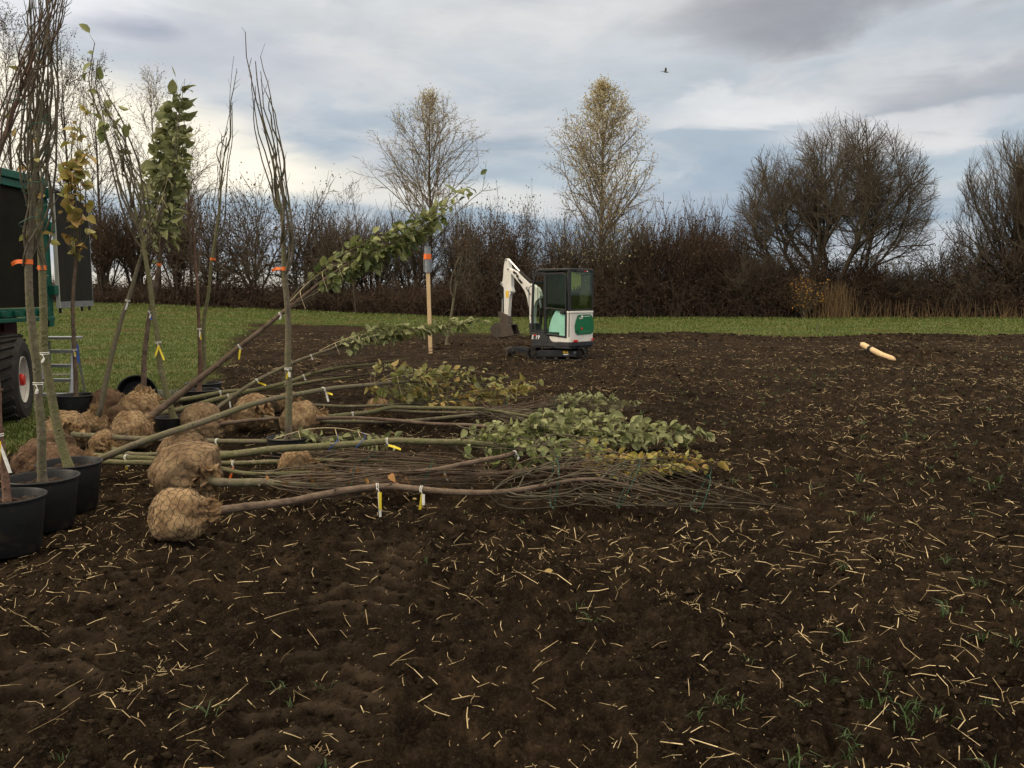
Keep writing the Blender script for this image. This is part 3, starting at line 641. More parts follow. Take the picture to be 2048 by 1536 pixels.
print('oak ext', np.array(T.tips).max(0), np.array(T.tips).min(0))
T = Tree(33); PV = dict(PO); PV['trop'] = [.16, .16, .15, .12, .1]; PV['ang'] = (14, 36); PV['ell'] = (.2, 0, 7.2, 5.0, 4.5, 7.2)
for (dx_, dz_, L, r, ox) in [(-.45, 1, 3.9, .2, 0), (-.15, 1, 4.2, .22, 0), (.3, 1, 4.2, .22, .3), (-.8, .9, 3.5, .15, -.2), (.8, .9, 3.9, .15, .4), (0, 1, 3.6, .15, .2)]:
    grow(T, (ox, 0, 0.0), nrm((dx_ * .6, T.r.uniform(-.4, .4), dz_)), L * 1.3, r, 0, PV)
finish_tree(T, 'bare_tree', base_at(2040, 60), 'tall upright bare tree cut off by the right edge of the photo', 'tree', 'broad bare trees on the right')
print('vase ext', np.array(T.tips).max(0), np.array(T.tips).min(0))
# fine-twigged pinkish birches at the left
PF = dict(n=[4, 5, 3, 3], jit=.12, trop=[.03, .03, .02, -.04], k=[2, 1.5, 1.3, 0], ang=(20, 50), ratio=(.24, .38), rr=(.5, .7), lv=3, rmin=.010, cont=False, taper=.55)
for sd, px, py, Y, w_, ns, nl, lab in [(41, 40, 48, 58, 3.3, 60, 2200, 'feathery brown-twigged tree at the left edge, behind the trailer roof'),
                               (42, 150, 78, 60, 2.6, 50, 1500, 'thin feathery tree with pinkish twigs behind the yellow-leaved potted tree'),
                               (43, 210, 135, 62, 2.4, 44, 1200, 'shorter feathery tree with pinkish twigs, second of those left of the tall leafy top'),
                               (44, 322, 168, 60, 2.5, 44, 1100, 'slim bare tree with ochre tips behind the leafy potted crown'),
                               (45, 385, 262, 62, 2.6, 36, 700, 'low pale-twigged tree behind the leafy crown, right of the slim ochre one')]:
    H = hz(py, Y) - gz(base_at(px, Y).x, Y); T = leader(Tree(sd), H, .22, lambda t, w_=w_: w_ * (max(0, 1 - ((t - .5) / .56) ** 2)) ** .7, .13, PF, ns, (22, 44))
    finish_tree(T, 'feathery_tree', base_at(px, Y), lab, 'tree', 'feathery trees on the left', 'far_leafd' if sd < 44 else 'far_leaf', nl, 'far_bark', 'far_twig', topbias=1.2, leafsz=.13)

# shrubs of the hedge: five built, then copied
PS = [dict(n=[4, 4, 3, 3], jit=.20, trop=[.05, .02, .03, 0], k=[1.7, 1.6, 1.6, 0], ang=(22, 65), ratio=(.45, .8), rr=(.55, .75), lv=3, rmin=.010, start=1, taper=.5, cut=.06),
      dict(n=[4, 4, 3], jit=.12, trop=[.14, .12, .10, .05], k=[1.7, 1.6, 1.5, 0], ang=(16, 44), ratio=(.45, .78), rr=(.5, .7), lv=3, rmin=.009, start=1, taper=.5, cut=.06)]
shr = {}
def shrub(kind, seed, stems, spread, L, leaf=None, nl=0, twig='far_twig'):
    T = Tree(seed); P_ = PS[kind]
    for i in range(stems):
        a = i * 6.283 / stems + T.r.uniform(-.3, .3); s_ = spread * T.r.uniform(.3, 1)
        grow(T, (T.r.uniform(-.4, .4), T.r.uniform(-.4, .4), 0), nrm((math.cos(a) * s_, math.sin(a) * s_, 1)), L * T.r.uniform(.8, 1.15), .09, 0, P_)
    tp = np.array(T.tips); print('shrub', kind, seed, len(T.thin), tp[:, 2].max(), abs(tp[:, 0]).max())
    return T, leaf, nl, twig, float(np.percentile(tp[:, 2], 98)), float(np.percentile(np.abs(tp[:, 0]), 97))
protos = {'thorn': shrub(0, 51, 7, .9, 2.3, 'far_leafd', 1500), 'dense': shrub(0, 52, 8, .7, 2.3, 'far_leafd', 5200), 'red': shrub(1, 53, 9, .6, 2.3, 'far_leafd', 1200, 'far_twig_red'),
          'grey': shrub(1, 54, 8, .55, 2.3, None, 0), 'tan': shrub(1, 55, 8, .5, 2.3, 'far_leaf', 500)}
KN = {'thorn': 'dark crooked thorn shrub', 'dense': 'dark dense shrub with curled brown leaves', 'red': 'reddish twiggy shrub', 'grey': 'thin grey twiggy shrub', 'tan': 'tan twiggy shrub with scattered pale leaves'}
# px centre, px top row, half width px, kind, Y, where
HEDGE = [(-30, 400, 70, 'red', 60, 'at the left edge behind the trailer'), (210, 408, 66, 'red', 59, 'just right of the trailer door'), (285, 400, 70, 'grey', 62, 'behind the crossing trunks'), (360, 412, 60, 'red', 59, 'between the crossing trunks and the brown potted trunk'),
         (425, 392, 70, 'thorn', 60, 'left of the orange-taped lone potted tree'), (510, 378, 85, 'thorn', 59, 'right behind the orange-taped lone potted tree'), (610, 395, 85, 'thorn', 60, 'above the raised leaning trunk'), (690, 425, 55, 'grey', 60, 'left of the leaning leafy crown'),
         (745, 432, 55, 'grey', 62, 'behind the leaning leafy crown'), (655, 455, 60, 'red', 62, 'behind the thorn shrubs above the leaning trunk'), (820, 425, 60, 'grey', 61, 'at the foot of the tall bare slender tree'), (915, 425, 55, 'tan', 62, 'beside the planted sapling, left'),
         (965, 428, 60, 'dense', 59, 'left of the excavator arm'), (1030, 426, 55, 'dense', 60, 'behind the excavator arm'), (1110, 440, 60, 'thorn', 61, 'behind the excavator cab, left'), (1165, 440, 60, 'tan', 60, 'behind the excavator cab'),
         (1240, 440, 60, 'tan', 59, 'just right of the ochre tree'), (1295, 440, 60, 'red', 59, 'second right of the ochre tree'), (1350, 428, 60, 'red', 58.5, 'at the highest point of the reddish hedge'), (1405, 424, 58, 'red', 59, 'under the thin upright shoot'),
         (1450, 455, 55, 'red', 60, 'left of the broad bare tree'), (1500, 488, 60, 'grey', 59, 'under the left branches of the broad bare tree'), (1560, 500, 60, 'dense', 60, 'at the left foot of the broad bare tree'), (1650, 505, 70, 'dense', 61, 'between the broad tree trunks'),
         (1730, 515, 65, 'red', 60, 'under the right branches of the broad bare tree'), (1800, 520, 60, 'grey', 60, 'right below the broad bare tree'), (1870, 500, 60, 'thorn', 60, 'between the two big bare trees'), (1930, 470, 75, 'thorn', 59, 'just left of the right-edge tree'),
         (2010, 480, 70, 'dense', 60, 'under the right-edge tree'), (2080, 480, 70, 'grey', 60, 'at the far right edge')]
made = {}
for px, py, hw, kd, Y, where in HEDGE:
    b = base_at(px, Y); T, leaf, nl, twig, hh, ww = protos[kd]; H = hz(py, Y) - b.z
    lab = KN[kd] + ' ' + where
    sc = (hw / F * Y / ww, hw / F * Y / ww, H / hh)
    if kd not in made:
        made[kd] = finish_tree(T, 'hedge_shrub', b, lab, 'shrub', 'bare shrubs of the hedge', leaf, nl, 'far_bark', twig, leafsz=.15); made[kd].scale = sc
    else:
        copy_thing(made[kd], b, random.Random(px).uniform(0, 6.28), sc, lab)
# hidden-thicket bottom of the hedge: one uncountable mass of stems
def thicket():
    rd = np.random.RandomState(9); n = 15000; Y = rd.uniform(58.0, 66.5, n); X = rd.uniform(-50, 56, n); pxs = CX + X / Y * F
    top = np.interp(pxs, [-200, 190, 640, 760, 1000, 1200, 1450, 1560, 1700, 2100, 2400], [545, 560, 560, 560, 530, 500, 500, 545, 555, 555, 555]); Hh = (1.6 + (590 - top) / F * Y - base_h(X, Y)) * rd.uniform(.45, 1.08, n)
    a = rd.rand(n) * 6.283; ln = rd.uniform(.1, .9, n); z = base_h(X, Y); S = []; p = np.stack([X, Y, z], 1); nseg = 5; tips = []
    d = np.stack([np.cos(a) * ln * .45, np.sin(a) * ln * .45, np.ones(n)], 1)
    for i in range(nseg):
        d2 = d + rd.normal(0, .28, (n, 3)) - np.array([0, 0, .10]) * i; q = p + d2 * (Hh / nseg)[:, None]; q[:, 1] = np.maximum(q[:, 1], 57.6)
        r = np.full(n, .024 * (1 - i / 7)); S.append(np.concatenate([p, q, r[:, None], r[:, None] * .8], 1))
        for _ in range(2):
            dd = d2 + rd.normal(0, .8, (n, 3)); L = Hh * rd.uniform(.1, .28, n); t = q + dd * L[:, None]; t[:, 2] = np.maximum(t[:, 2], z + .05); t[:, 1] = np.maximum(t[:, 1], 57.4)
            S.append(np.concatenate([q, t, np.full((n, 1), .010), np.full((n, 1), .007)], 1)); tips.append(t)
        p = q; d = d2 / np.linalg.norm(d2, axis=1)[:, None]
    o = seg_mesh('thicket', np.concatenate(S), 'far_twig_red'); tag(o, 'dense dark brown bramble and stem thicket along the bottom of the hedge', 'thicket', kind='stuff')
    t = np.concatenate(tips); k = rd.choice(len(t), 52000); P_ = t[k] + rd.normal(0, .2, (len(k), 3)); P_ = P_[P_[:, 1] > 57.4]; m = len(P_)
    P_[:, 2] = np.maximum(P_[:, 2], base_h(P_[:, 0], P_[:, 1]) + .08)
    D = unit(rd.normal(size=(m, 3))); B = unit(np.cross(D, rd.normal(size=(m, 3)))); s = rd.uniform(.10, .24, m)[:, None]
    V = np.stack([P_, P_ + D * s * .5 + B * s * .3, P_ + D * s, P_ + D * s * .5 - B * s * .3], 1).reshape(-1, 3)
    tag(np_mesh('thicket_leaves', V, np.arange(m * 4).reshape(-1, 4), 'far_leafd'), 'withered brown leaves caught all through the bottom of the hedge', 'leaves', kind='stuff')
    # dry pale stalks at the right foot of the hedge
    n2 = 420; x = rd.uniform(20, 38, n2); x[:150] = rd.normal(22.2, .7, 150); y = rd.uniform(56.6, 58, n2); h = rd.uniform(.3, 1.5, n2); h[:150] = rd.uniform(.8, 2.6, 150); zz = base_h(x, y)
    S = np.stack([x, y, zz, x + rd.normal(0, .25, n2), y, zz + h, np.full(n2, .018), np.full(n2, .008)], 1)
    tag(seg_mesh('dry_stalks', S, pm('dry_stalks', [(.10, .06, .025), (.26, .17, .08)], .8, 1, island=True)), 'pale dry reed and weed stalks at the foot of the hedge on the right', 'dry weeds', kind='stuff')
thicket()
# shrub with yellow leaves at the foot of the broad bare tree
T = Tree(71)
for i in range(7): grow(T, (T.r.uniform(-.3, .3), 0, 0), nrm((T.r.uniform(-.25, .25), T.r.uniform(-.3, .3), 1)), 1.3, .03, 1, PS[1])
finish_tree(T, 'yellow_shrub', base_at(1612, 57.3), 'slim shrub with bright amber leaves at the foot of the broad bare tree', 'shrub', None, pm('amber_leaves', [(.35, .16, .02), (.50, .27, .04)], .7, 1, island=True), 420, leafsz=.13)
# young tree stems in front of the hedge
T = Tree(72); leader(T, hz(395, 56), .3, lambda t: 1.3, .06, PF, 16, (20, 40), lean=(-.5, 0))
finish_tree(T, 'young_tree', base_at(712, 56), 'slim pale young tree with a leaning stem under the raised leafy crown', 'tree', None)
# ================================================================= NURSERY STOCK
def PT(px, py, k):
    """k >= 2: distance ahead in metres; k < 2: height above the ground plane"""
    if k >= 2: return np.array(at(px, py, k))
    d = ray(px, py); t = (k - CAMH) / d.z; return np.array((d.x * t, d.y * t, k))
def frame_along(P):
    T = np.gradient(P, axis=0); T = unit(T); up = np.array([0, 0, 1.]) if abs(T[0][2]) < .85 else np.array([1., 0, 0])
    U = unit(np.cross(T, up)); W = np.cross(T, U); return T, U, W
def strip_mb(mb, p, d, side, L, w, droop, rsd, n=5):
    """a little curled paper strip"""
    p = np.array(p, float); d = unit(np.array(d, float)); s = unit(np.array(side, float)); v = []
    for i in range(n + 1):
        t = i / n; q = p + d * L * t + np.array([0, 0, -droop * L * t * t]) + s * .0; ww = w * (1 if i < n else .9); a = .5 * math.sin(t * 3 + rsd)
        n_ = unit(np.cross(d, s)); ss = s * math.cos(a) + n_ * math.sin(a)
        v += [q - ss * ww / 2, q + ss * ww / 2]
    mb.add(v, [(2 * i, 2 * i + 1, 2 * i + 3, 2 * i + 2) for i in range(n)])
def ring_mb(mb, c_, T, U, W, r, tr, n=14, wob=0.0, rd=None):
    pts = [np.array(c_) + (U * math.cos(a) + W * math.sin(a)) * r * (1 + (rd.uniform(-wob, wob) if rd is not None else 0)) for a in np.linspace(0, 6.283, n)]
    mb.tube(pts, tr, 4, cap=False)
def add_ball(parent, C_, axis, r, seed, dark=False, origin=None, fray=True, name='root_ball', top=False):
    """burlap ball round `axis`, with wire netting and frayed cloth at the collar"""
    from mathutils import noise as mn
    rd = np.random.RandomState(seed); A = unit(np.array(axis, float)); up = np.array([0, 0, 1.]) if abs(A[2]) < .9 else np.array([1., 0, 0]); U = unit(np.cross(A, up)); W = np.cross(A, U)
    C_ = np.array(C_); org = np.array(tuple(origin)) if origin is not None else C_; gzv = gz(C_[0], C_[1]); so = Vector((seed * 3.1, seed * 1.7, 0))
    def surf(th, ph, off=0.0):
        d = math.cos(th) * A + math.sin(th) * (math.cos(ph) * U + math.sin(ph) * W); dv = Vector(d)
        rr = r * (1 + .16 * mn.noise(dv * 1.6 + so) + .06 * mn.noise(dv * 5 + so) + .022 * mn.noise(dv * 13 + so) + .012 * mn.noise(dv * 30 + so))
        rr *= 1 + .16 * math.exp(-(th / .30) ** 2) - .07 * math.exp(-((th - .62) / .3) ** 2) * (1 + .5 * math.sin(ph * 5 + seed))
        rr += .010 * math.exp(-((th - .55) / .5) ** 2) * math.sin(ph * 11 + seed + 2 * th)      # gathered folds at the collar
        p = C_ + d * (rr + off); m = gzv - .012
        if p[2] < m + .04: p[2] = m + .04 - .04 * math.tanh((m + .04 - p[2]) / .06)
        return p
    nt_, np_ = 44, 60; mb = MB(); v = [surf(math.pi * i / nt_, 2 * math.pi * j / np_) for i in range(nt_ + 1) for j in range(np_)]
    mb.add(v, [(i * np_ + j, (i + 1) * np_ + j, (i + 1) * np_ + (j + 1) % np_, i * np_ + (j + 1) % np_) for i in range(nt_) for j in range(np_)])
    bm_ = {True: 'burlap_dark', False: 'burlap', 2: 'burlap_mid'}[dark]; o = mb.build(name, bm_, parent, org, smooth=True)
    net = MB(); K = 15
    for s_ in (1, -1):
        for k in range(K):
            ph0 = 2 * math.pi * k / K; pts = []
            for i in range(40):
                th = .22 + (2.85 - .22) * i / 39; zig = .09 * math.sin(i * 1.57 + k)
                pts.append(surf(th, ph0 + s_ * 1.45 * th + zig + .05 * math.sin(3 * th + k), .003))
            net.tube(pts, .0017, 3, cap=False)
    net.build('netting', 'wire', o, org)
    if fray:
        S = []
        for i in range(420):
            ph = rd.rand() * 6.283; th = abs(rd.normal(0, .16)) + .12 if rd.rand() < .75 else abs(rd.normal(.9, .5)); p = surf(th, ph, .0); d = unit(unit(p - C_) + A * rd.uniform(0, 1.4) + rd.normal(0, .6, 3)); L = rd.uniform(.012, .05) if th < .5 else rd.uniform(.006, .02)
            q = p + d * L; q2 = q + unit(d + rd.normal(0, .5, 3)) * L * .6; S += [(*p, *q, .0011, .0009), (*q, *q2, .0009, .0006)]
        seg_mesh('frayed_threads', S, 'fibre', o, 3, org)
        n = 26; ph = rd.rand(n) * 6.283; P_ = np.array([surf(.18 + .3 * rd.rand(), a, -.004) for a in ph]); D = unit(P_ - C_) + A * rd.uniform(.6, 1.8, (n, 1)) + rd.normal(0, .45, (n, 3))
        leaf_mesh('cloth_rags', P_, D, rd.uniform(.035, .10, n) * (r / .22), bm_, o, rd, org, curl=.6, upbias=0, width=.9)
    return o
def add_pot(e, base, Rr, h, seed, origin, tilt=None, soil=True):
    M4 = Matrix.Translation(Vector(base)) @ (tilt if tilt is not None else Matrix.Identity(4))
    b = .80 * Rr; mb = MB()
    prof = [(0.01, .004), (b * .97, .004), (b, .012), (b + (Rr - b) * .88, h * .86), (Rr * .975, h * .87), (Rr * .985, h * .955), (Rr * 1.035, h * .958), (Rr * 1.045, h * .985), (Rr * 1.03, h), (Rr * .985, h),
            (Rr * .955, h * .97), (b * .965 + (Rr - b) * .6, h * .62), (b * .94, .03), (.01, .028)]
    mb.lathe(prof, 48, M4); o = mb.build('pot', 'pot', e, origin, smooth=True)
    bv = o.modifiers.new('e', 'EDGE_SPLIT'); bv.split_angle = R(38)
    if soil:
        rd = np.random.RandomState(seed); sm = MB(); v = [np.array(base) + [0, 0, h * .88]]; f = []; nr_, na = 7, 30
        for i in range(1, nr_ + 1):
            for j in range(na):
                a = j * 6.283 / na; rr = Rr * .93 * i / nr_; v.append(np.array(base) + [rr * math.cos(a), rr * math.sin(a), h * .88 + rd.normal(0, .009) - .02 * (i / nr_) ** 2])
        f += [(0, 1 + j, 1 + (j + 1) % na) for j in range(na)]
        for i in range(nr_ - 1):
            for j in range(na): f.append((1 + i * na + j, 1 + (i + 1) * na + j, 1 + (i + 1) * na + (j + 1) % na, 1 + i * na + (j + 1) % na))
        sm.add(v, f); sm.build('potting_soil', 'potsoil', e, origin)
    return o
def nursery(name, label, cat, group, path, r0, r1, fc, kind='bare', ball=None, pot=None, Rb=.12, ns=16, nleaf=0, leaf='leaf_pale', bark='bark_grey', twig='twig_grey', lsz=.062, leaf_t=(.45, 1.0),
            ties=(), tags=(), tapes=(), twines=(), seed=1, tie_mat='tie_green', flare=.5, side=1.0, strand_r=.0045, converge=1.0, endspread=.06, lwidth=1.0, kinks=.006, wig=.008):
    rd = np.random.RandomState(seed); pts = [PT(*p) for p in path]
    if pot:
        pc = on_ground(pot[0], pot[1]) if len(pot) == 4 else Vector((0, 0, 0))
        base = Vector(pot[4]) if len(pot) > 4 else pc
        base = Vector((base.x, base.y, gz(base.x, base.y) + .0)); Rr, h = pot[2], pot[3]
    elif ball:
        bx, by, br, dark = ball; C_ = PT(bx, by, min(br * .86, 1.9)); base = Vector(C_)
        base.z = gz(base.x, base.y); C_[2] += base.z * 1.0
    else: base = Vector(pts[0])
    e = empty(name, base); tag(e, label, cat, group); org = np.array(tuple(base))
    if ball:                                             # grow the stem out of the ball
        ax = unit(pts[1] - C_) if np.linalg.norm(pts[0] - C_) < br * 1.3 else unit(pts[0] - C_)
        pts = [C_ + ax * br * .55] + [p for p in pts if np.linalg.norm(p - C_) > br * 1.05]
        add_ball(e, C_, ax, br, seed, dark, org)
    if pot:
        add_pot(e, base, Rr, h, seed, org); pts = [np.array((base.x + (pot[5] if len(pot) > 5 else 0), base.y, base.z + h * .82))] + pts
    P, Ltot = catmull(pts, 12); n = len(P); tt = np.linspace(0, 1, n)
    kx = rd.normal(0, kinks * 2.2, (n, 3)); kx = np.stack([np.convolve(kx[:, i], np.ones(7) / 7, 'same') for i in range(3)], 1); kx[0] = 0; P = P + np.cumsum(kx, 0) * .35 - tt[:, None] * np.cumsum(kx, 0)[-1] * .35
    T, U, W = frame_along(P)
    # trunk: continuous stem into the crown
    m = max(4, int(n * min(1, fc + .30))); sub = np.linspace(0, m - 1, m * 3); Q = np.stack([np.interp(sub, np.arange(m), P[:m, i]) for i in range(3)], 1); ts = sub / (n - 1)
    rr = r0 + (r1 - r0) * np.clip(ts / fc, 0, 1) ** .8; rr = np.where(ts > fc, r1 * (1 - .72 * (ts - fc) / .31), rr); rr = rr * (1 + .30 * np.exp(-(ts * Ltot / .05) ** 2))
    knots = rd.rand(len(rr)) < .10; rr = rr * (1 + .012 * rd.normal(size=len(rr)) + .07 * knots)
    mb = MB(); mb.tube(Q, rr, 12)
    for i in np.where(knots)[0]:                          # pruned stubs
        if ts[i] < fc and rd.rand() < .5:
            a = rd.rand() * 6.283; k_ = min(n - 1, int(ts[i] * (n - 1))); d = U[k_] * math.cos(a) + W[k_] * math.sin(a) + T[k_] * .5; mb.tube([Q[i], Q[i] + d * (rr[i] + .006), Q[i] + d * (rr[i] + .012)], [rr[i] * .35, rr[i] * .28, rr[i] * .15], 6)
    mb.build('trunk', bark, e, org, smooth=True)
    def axis(t):
        t = min(max(t, 0), 1); x = t * (n - 1); i = min(n - 2, int(x)); f = x - i; return P[i] * (1 - f) + P[i + 1] * f, T[i], U[i], W[i]
    S = []; LP = []; LD = []
    over = T[-1] * Ltot
    for k in range(ns):
        a = fc - .03 + .30 * rd.rand() ** 1.5; en = rd.uniform(.72, 1.06); ph = rd.rand() * 6.283; tw = rd.uniform(-.8, .8); R_ = Rb * rd.uniform(.35, 1.0); K = 16; prev = None; rs0 = strand_r * rd.uniform(.7, 1.35)
        w1, w2 = rd.uniform(0, 6.28, 2)
        for i in range(K + 1):
            u = i / K; t = a + (en - a) * u; c_, T_, U_, W_ = axis(t)
            if t > 1: c_ = c_ + over * (t - 1)
            prof = math.sin(math.pi * min(1, u ** .75)) ** .8 * converge + (1 - converge) * u ** .6; rho = R_ * prof + endspread * max(0, u - .7) * 3.3 * rd.uniform(.5, 1) * flare
            q = c_ + (U_ * math.cos(ph + tw * u) + W_ * math.sin(ph + tw * u)) * rho + (U_ * math.sin(w1 + u * 9) + W_ * math.sin(w2 + u * 8) + U_ * .5 * math.sin(w2 + u * 23)) * wig
            gq = gz(q[0], q[1]) + .012; q[2] = max(q[2], gq)
            r_ = rs0 * (1.25 - .85 * u)
            if prev is not None:
                S.append((*prev[0], *q, prev[1], r_))
                if rd.rand() < .33 * side and i > 1:
                    d = unit(unit(q - prev[0]) * 1.6 + unit(q - c_ + 1e-6) * .7 + rd.normal(0, .35, 3)); L = rd.uniform(.03, .16); q2 = q + d * L; q2[2] = max(q2[2], gz(q2[0], q2[1]) + .01); S.append((*q, *q2, r_ * .6, .0012))
                    if kind == 'leafy' and leaf_t[0] <= t: LP.append(q2); LD.append(d)
                if kind == 'leafy' and t >= leaf_t[0] and t <= leaf_t[1] + .06:
                    for _ in range(3):
                        f = rd.rand(); LP.append(prev[0] * (1 - f) + q * f); LD.append(unit(unit(q - c_ + rd.normal(0, .02, 3)) * 1.0 + unit(q - prev[0]) * .6 + rd.normal(0, .5, 3)))
            prev = (q, r_)
    seg_mesh('branches', S, twig, e, 5, org)
    if kind == 'leafy' and nleaf:
        LP = np.array(LP); LD = np.array(LD); idx = rd.choice(len(LP), nleaf, replace=nleaf > len(LP)); LP = LP[idx] + rd.normal(0, .014, (nleaf, 3)); LD = LD[idx]
        LP[:, 2] = np.maximum(LP[:, 2], base_h(LP[:, 0], LP[:, 1]) + .03); LD[:, 2] = np.where(LP[:, 2] < .10, np.abs(LD[:, 2]), LD[:, 2])
        leaf_mesh('leaves', LP, LD + [0, 0, -.35], lsz * 1.28 * rd.uniform(.35, 1.2, nleaf), leaf, e, rd, org, curl=.95, width=lwidth)
    for t in ties:
        c_, T_, U_, W_ = axis(t); g_ = MB(); rho = Rb * .55 + .012 if t > fc else r0 + .006
        T2 = unit(T_ + U_ * .3); U2 = unit(np.cross(T2, W_)); W2 = np.cross(T2, U2)
        pts_ = []
        for a in np.linspace(0, 6.283, 18):
            q = c_ + (U2 * math.cos(a) + W2 * math.sin(a)) * rho * rd.uniform(.85, 1.1) + T_ * .04 * math.sin(a); q[2] = max(q[2], gz(q[0], q[1]) + .008); pts_.append(q)
        g_.tube(pts_, .0028, 5, cap=False); top_ = pts_[int(np.argmax([q[2] for q in pts_]))]; g_.tube([top_, top_ + np.array([.01, 0, .03]), top_ + np.array([rd.uniform(-.03, .05), 0, .05])], .0025, 4)
        g_.build('tie', tie_mat, e, org)
    for t, kk, L in tags:                                # kk: y yellow, w white, b blue, letters combine
        c_, T_, U_, W_ = axis(t); i = int(t * (n - 1)); r_ = (r0 + (r1 - r0) * min(1, t / fc)) + .002
        lp = MB(); ring_mb(lp, c_, T_, U_, W_, r_, .0035); ring_mb(lp, c_ + T_ * .012, unit(T_ + U_ * .2), U_, W_, r_ + .001, .003)
        toward = unit(np.array([0, -1, 0]) - T_ * np.dot(np.array([0, -1, 0]), T_)); p0 = c_ + toward * (r_ + .003)
        lp.tube([p0, p0 + np.array([.012, -.008, -.01]), p0 + np.array([.02, -.012, -.03])], .0028, 5)
        lo = lp.build('tag_loop', 'tag_white', e, org); p1 = p0 + np.array([.018, -.012, -.026])
        for q, ch in enumerate(kk):
            sb = MB(); dirn = np.array([rd.uniform(-.5, .5), -.1, -1]) if ch != 'Y' else np.array([1, 0, -.25]); sdv = np.array([1, .3, 0]) if ch != 'Y' else np.array([.1, .3, 1])
            strip_mb(sb, p1 + np.array([.008 * q, -.004 * q, 0]), dirn, sdv, L * (1 if q == 0 else .7), .021 if ch != 'b' else .028, .1, rd.rand() * 3)
            so = sb.build('label_strip', {'y': 'tag_yellow', 'Y': 'tag_yellow', 'w': 'tag_white', 'b': 'tag_blue', 'o': 'tape'}[ch], lo, org)
            so.modifiers.new('s', 'SOLIDIFY').thickness = .0012
    for t, dx_, L in tapes:
        c_, T_, U_, W_ = axis(t); r_ = (r0 + (r1 - r0) * min(1, t / fc)) + .0025; tb = MB(); N_ = 16; v = []
        for j in range(N_):
            a = j * 6.283 / N_; d = U_ * math.cos(a) + W_ * math.sin(a); v += [c_ + d * r_ - T_ * .016, c_ + d * r_ + T_ * .016]
        tb.add(v, [(2 * j, 2 * j + 1, (2 * j + 3) % (2 * N_), (2 * j + 2) % (2 * N_)) for j in range(N_)])
        if L: strip_mb(tb, c_ + np.array([dx_ * r_, -r_, 0]), np.array([dx_, -.2, .25]), np.array([0, 0, 1]), L, .030, .5, 1)
        o = tb.build('marking_tape', 'tape', e, org); o.modifiers.new('s', 'SOLIDIFY').thickness = .0015
    for t0, t1, off in twines:
        tw_ = MB(); pp = []
        for i in range(9):
            t = t0 + (t1 - t0) * i / 8; c_, T_, U_, W_ = axis(t); pp.append(c_ + np.array([0, -.02, 1]) * (r1 + .01 + off * math.sin(math.pi * i / 8) * (1 if Rb > 0 else 0)) + np.array([0, -Rb * .35, 0]))
        tw_.tube(pp, .0042, 5)
        for i in (2, 5, 7):
            c_, T_, U_, W_ = axis(t0 + (t1 - t0) * i / 8); tw_.tube([pp[i], pp[i] * .4 + c_ * .6 + np.array([.03, -Rb * .9, .0]), c_ + np.array([.07, -Rb * .8, -Rb * .7])], .0034, 5)
        tw_.build('twine', 'twine', e, org)
    return e

GL, GP = 'root-balled young trees lying in the pile', 'young trees standing in black pots'
BT = 'balled_tree'
# ---- lying trees: (ball px, py, radius, dark)
nursery(BT, 'frontmost root-balled young tree lying on the soil, its burlap ball nearest the camera', 'young tree', GL, [(420, 1024, .17), (560, 1001, .21), (760, 968, .26), (1000, 975, .24), (1180, 955, .27), (1320, 978, .16), (1430, 998, .06), (1540, 1012, .04)], .031, .021, .50,
        ball=(360, 1032, .185, False), Rb=.30, ns=27, twig='twig_grey', bark='bark_brown', ties=(.60, .74, .88), tags=((.29, 'wy', .16), (.365, 'yw', .10)), seed=3, endspread=.10, strand_r=.0043, converge=.95, wig=.016)
nursery(BT, 'large soiled root ball with a thick pale stem, behind the frontmost ball', 'young tree', GL, [(435, 962, .22), (520, 963, .21), (640, 968, .2), (760, 958, .18), (900, 950, .16), (1050, 955, .12)], .037, .03, .24,
        ball=(374, 948, .265, 2), Rb=.13, ns=26, twig='twig_red', ties=(.45, .7), kind='leafy', nleaf=34, leaf='leaf_rust', leaf_t=(.2, .6), seed=4, side=1.6)
nursery(BT, 'long mossy stem with blue ties, its ball peeking over the large soiled one', 'young tree', GL, [(430, 914, .26), (600, 896, .32), (820, 886, .34), (1000, 892, .3), (1120, 905, .25), (1180, 900, .22)], .034, .026, .66,
        ball=(368, 912, .22, 2), kind='leafy', nleaf=232, leaf='leaf_green', Rb=.16, ns=18, bark='bark_green', ties=(.44, .38), tie_mat='tag_blue', tags=((.50, 'Y', .11),), leaf_t=(.66, 1), seed=5)
nursery(BT, 'mossy stem with an orange ribbon lying between the brown twigs and the large soiled ball', 'young tree', GL, [(150, 926, .12), (320, 932, .12), (440, 931, .14), (620, 924, .16), (760, 925, .17), (900, 930, .15), (1010, 935, .12)], .027, .02, .56,
        ball=(78, 925, .20, True), Rb=.11, ns=20, twig='twig_red', bark='bark_green', tags=((.42, 'o', .12),), ties=(.72,), seed=6)
nursery(BT, 'moss-covered stem with a yellow and white tag, lying left of the large soiled ball', 'young tree', GL, [(160, 908, .16), (250, 917, .15), (330, 922, .14), (440, 944, .13), (530, 952, .12), (700, 950, .10), (900, 960, .08)], .024, .018, .60,
        ball=(108, 900, .18, True), Rb=.08, ns=12, bark='bark_green', tags=((.22, 'yw', .07),), tapes=((.42, 1, 0),), seed=7)
nursery(BT, 'long tree raised across the pile, reaching from the pots to a yellow-green leafy top', 'young tree', GL, [(180, 928, .17), (330, 871, .40), (480, 823, .52), (600, 792, .58), (730, 768, .60), (860, 760, .50), (960, 770, .40), (1040, 775, .32)], .033, .022, .58,
        ball=(128, 938, .20, True), kind='leafy', nleaf=470, leaf='leaf_mix', Rb=.24, ns=22, leaf_t=(.52, 1), tags=((.43, 'wY', .09),), twines=((.60, .82, .06),), seed=8, lsz=.08, flare=1)
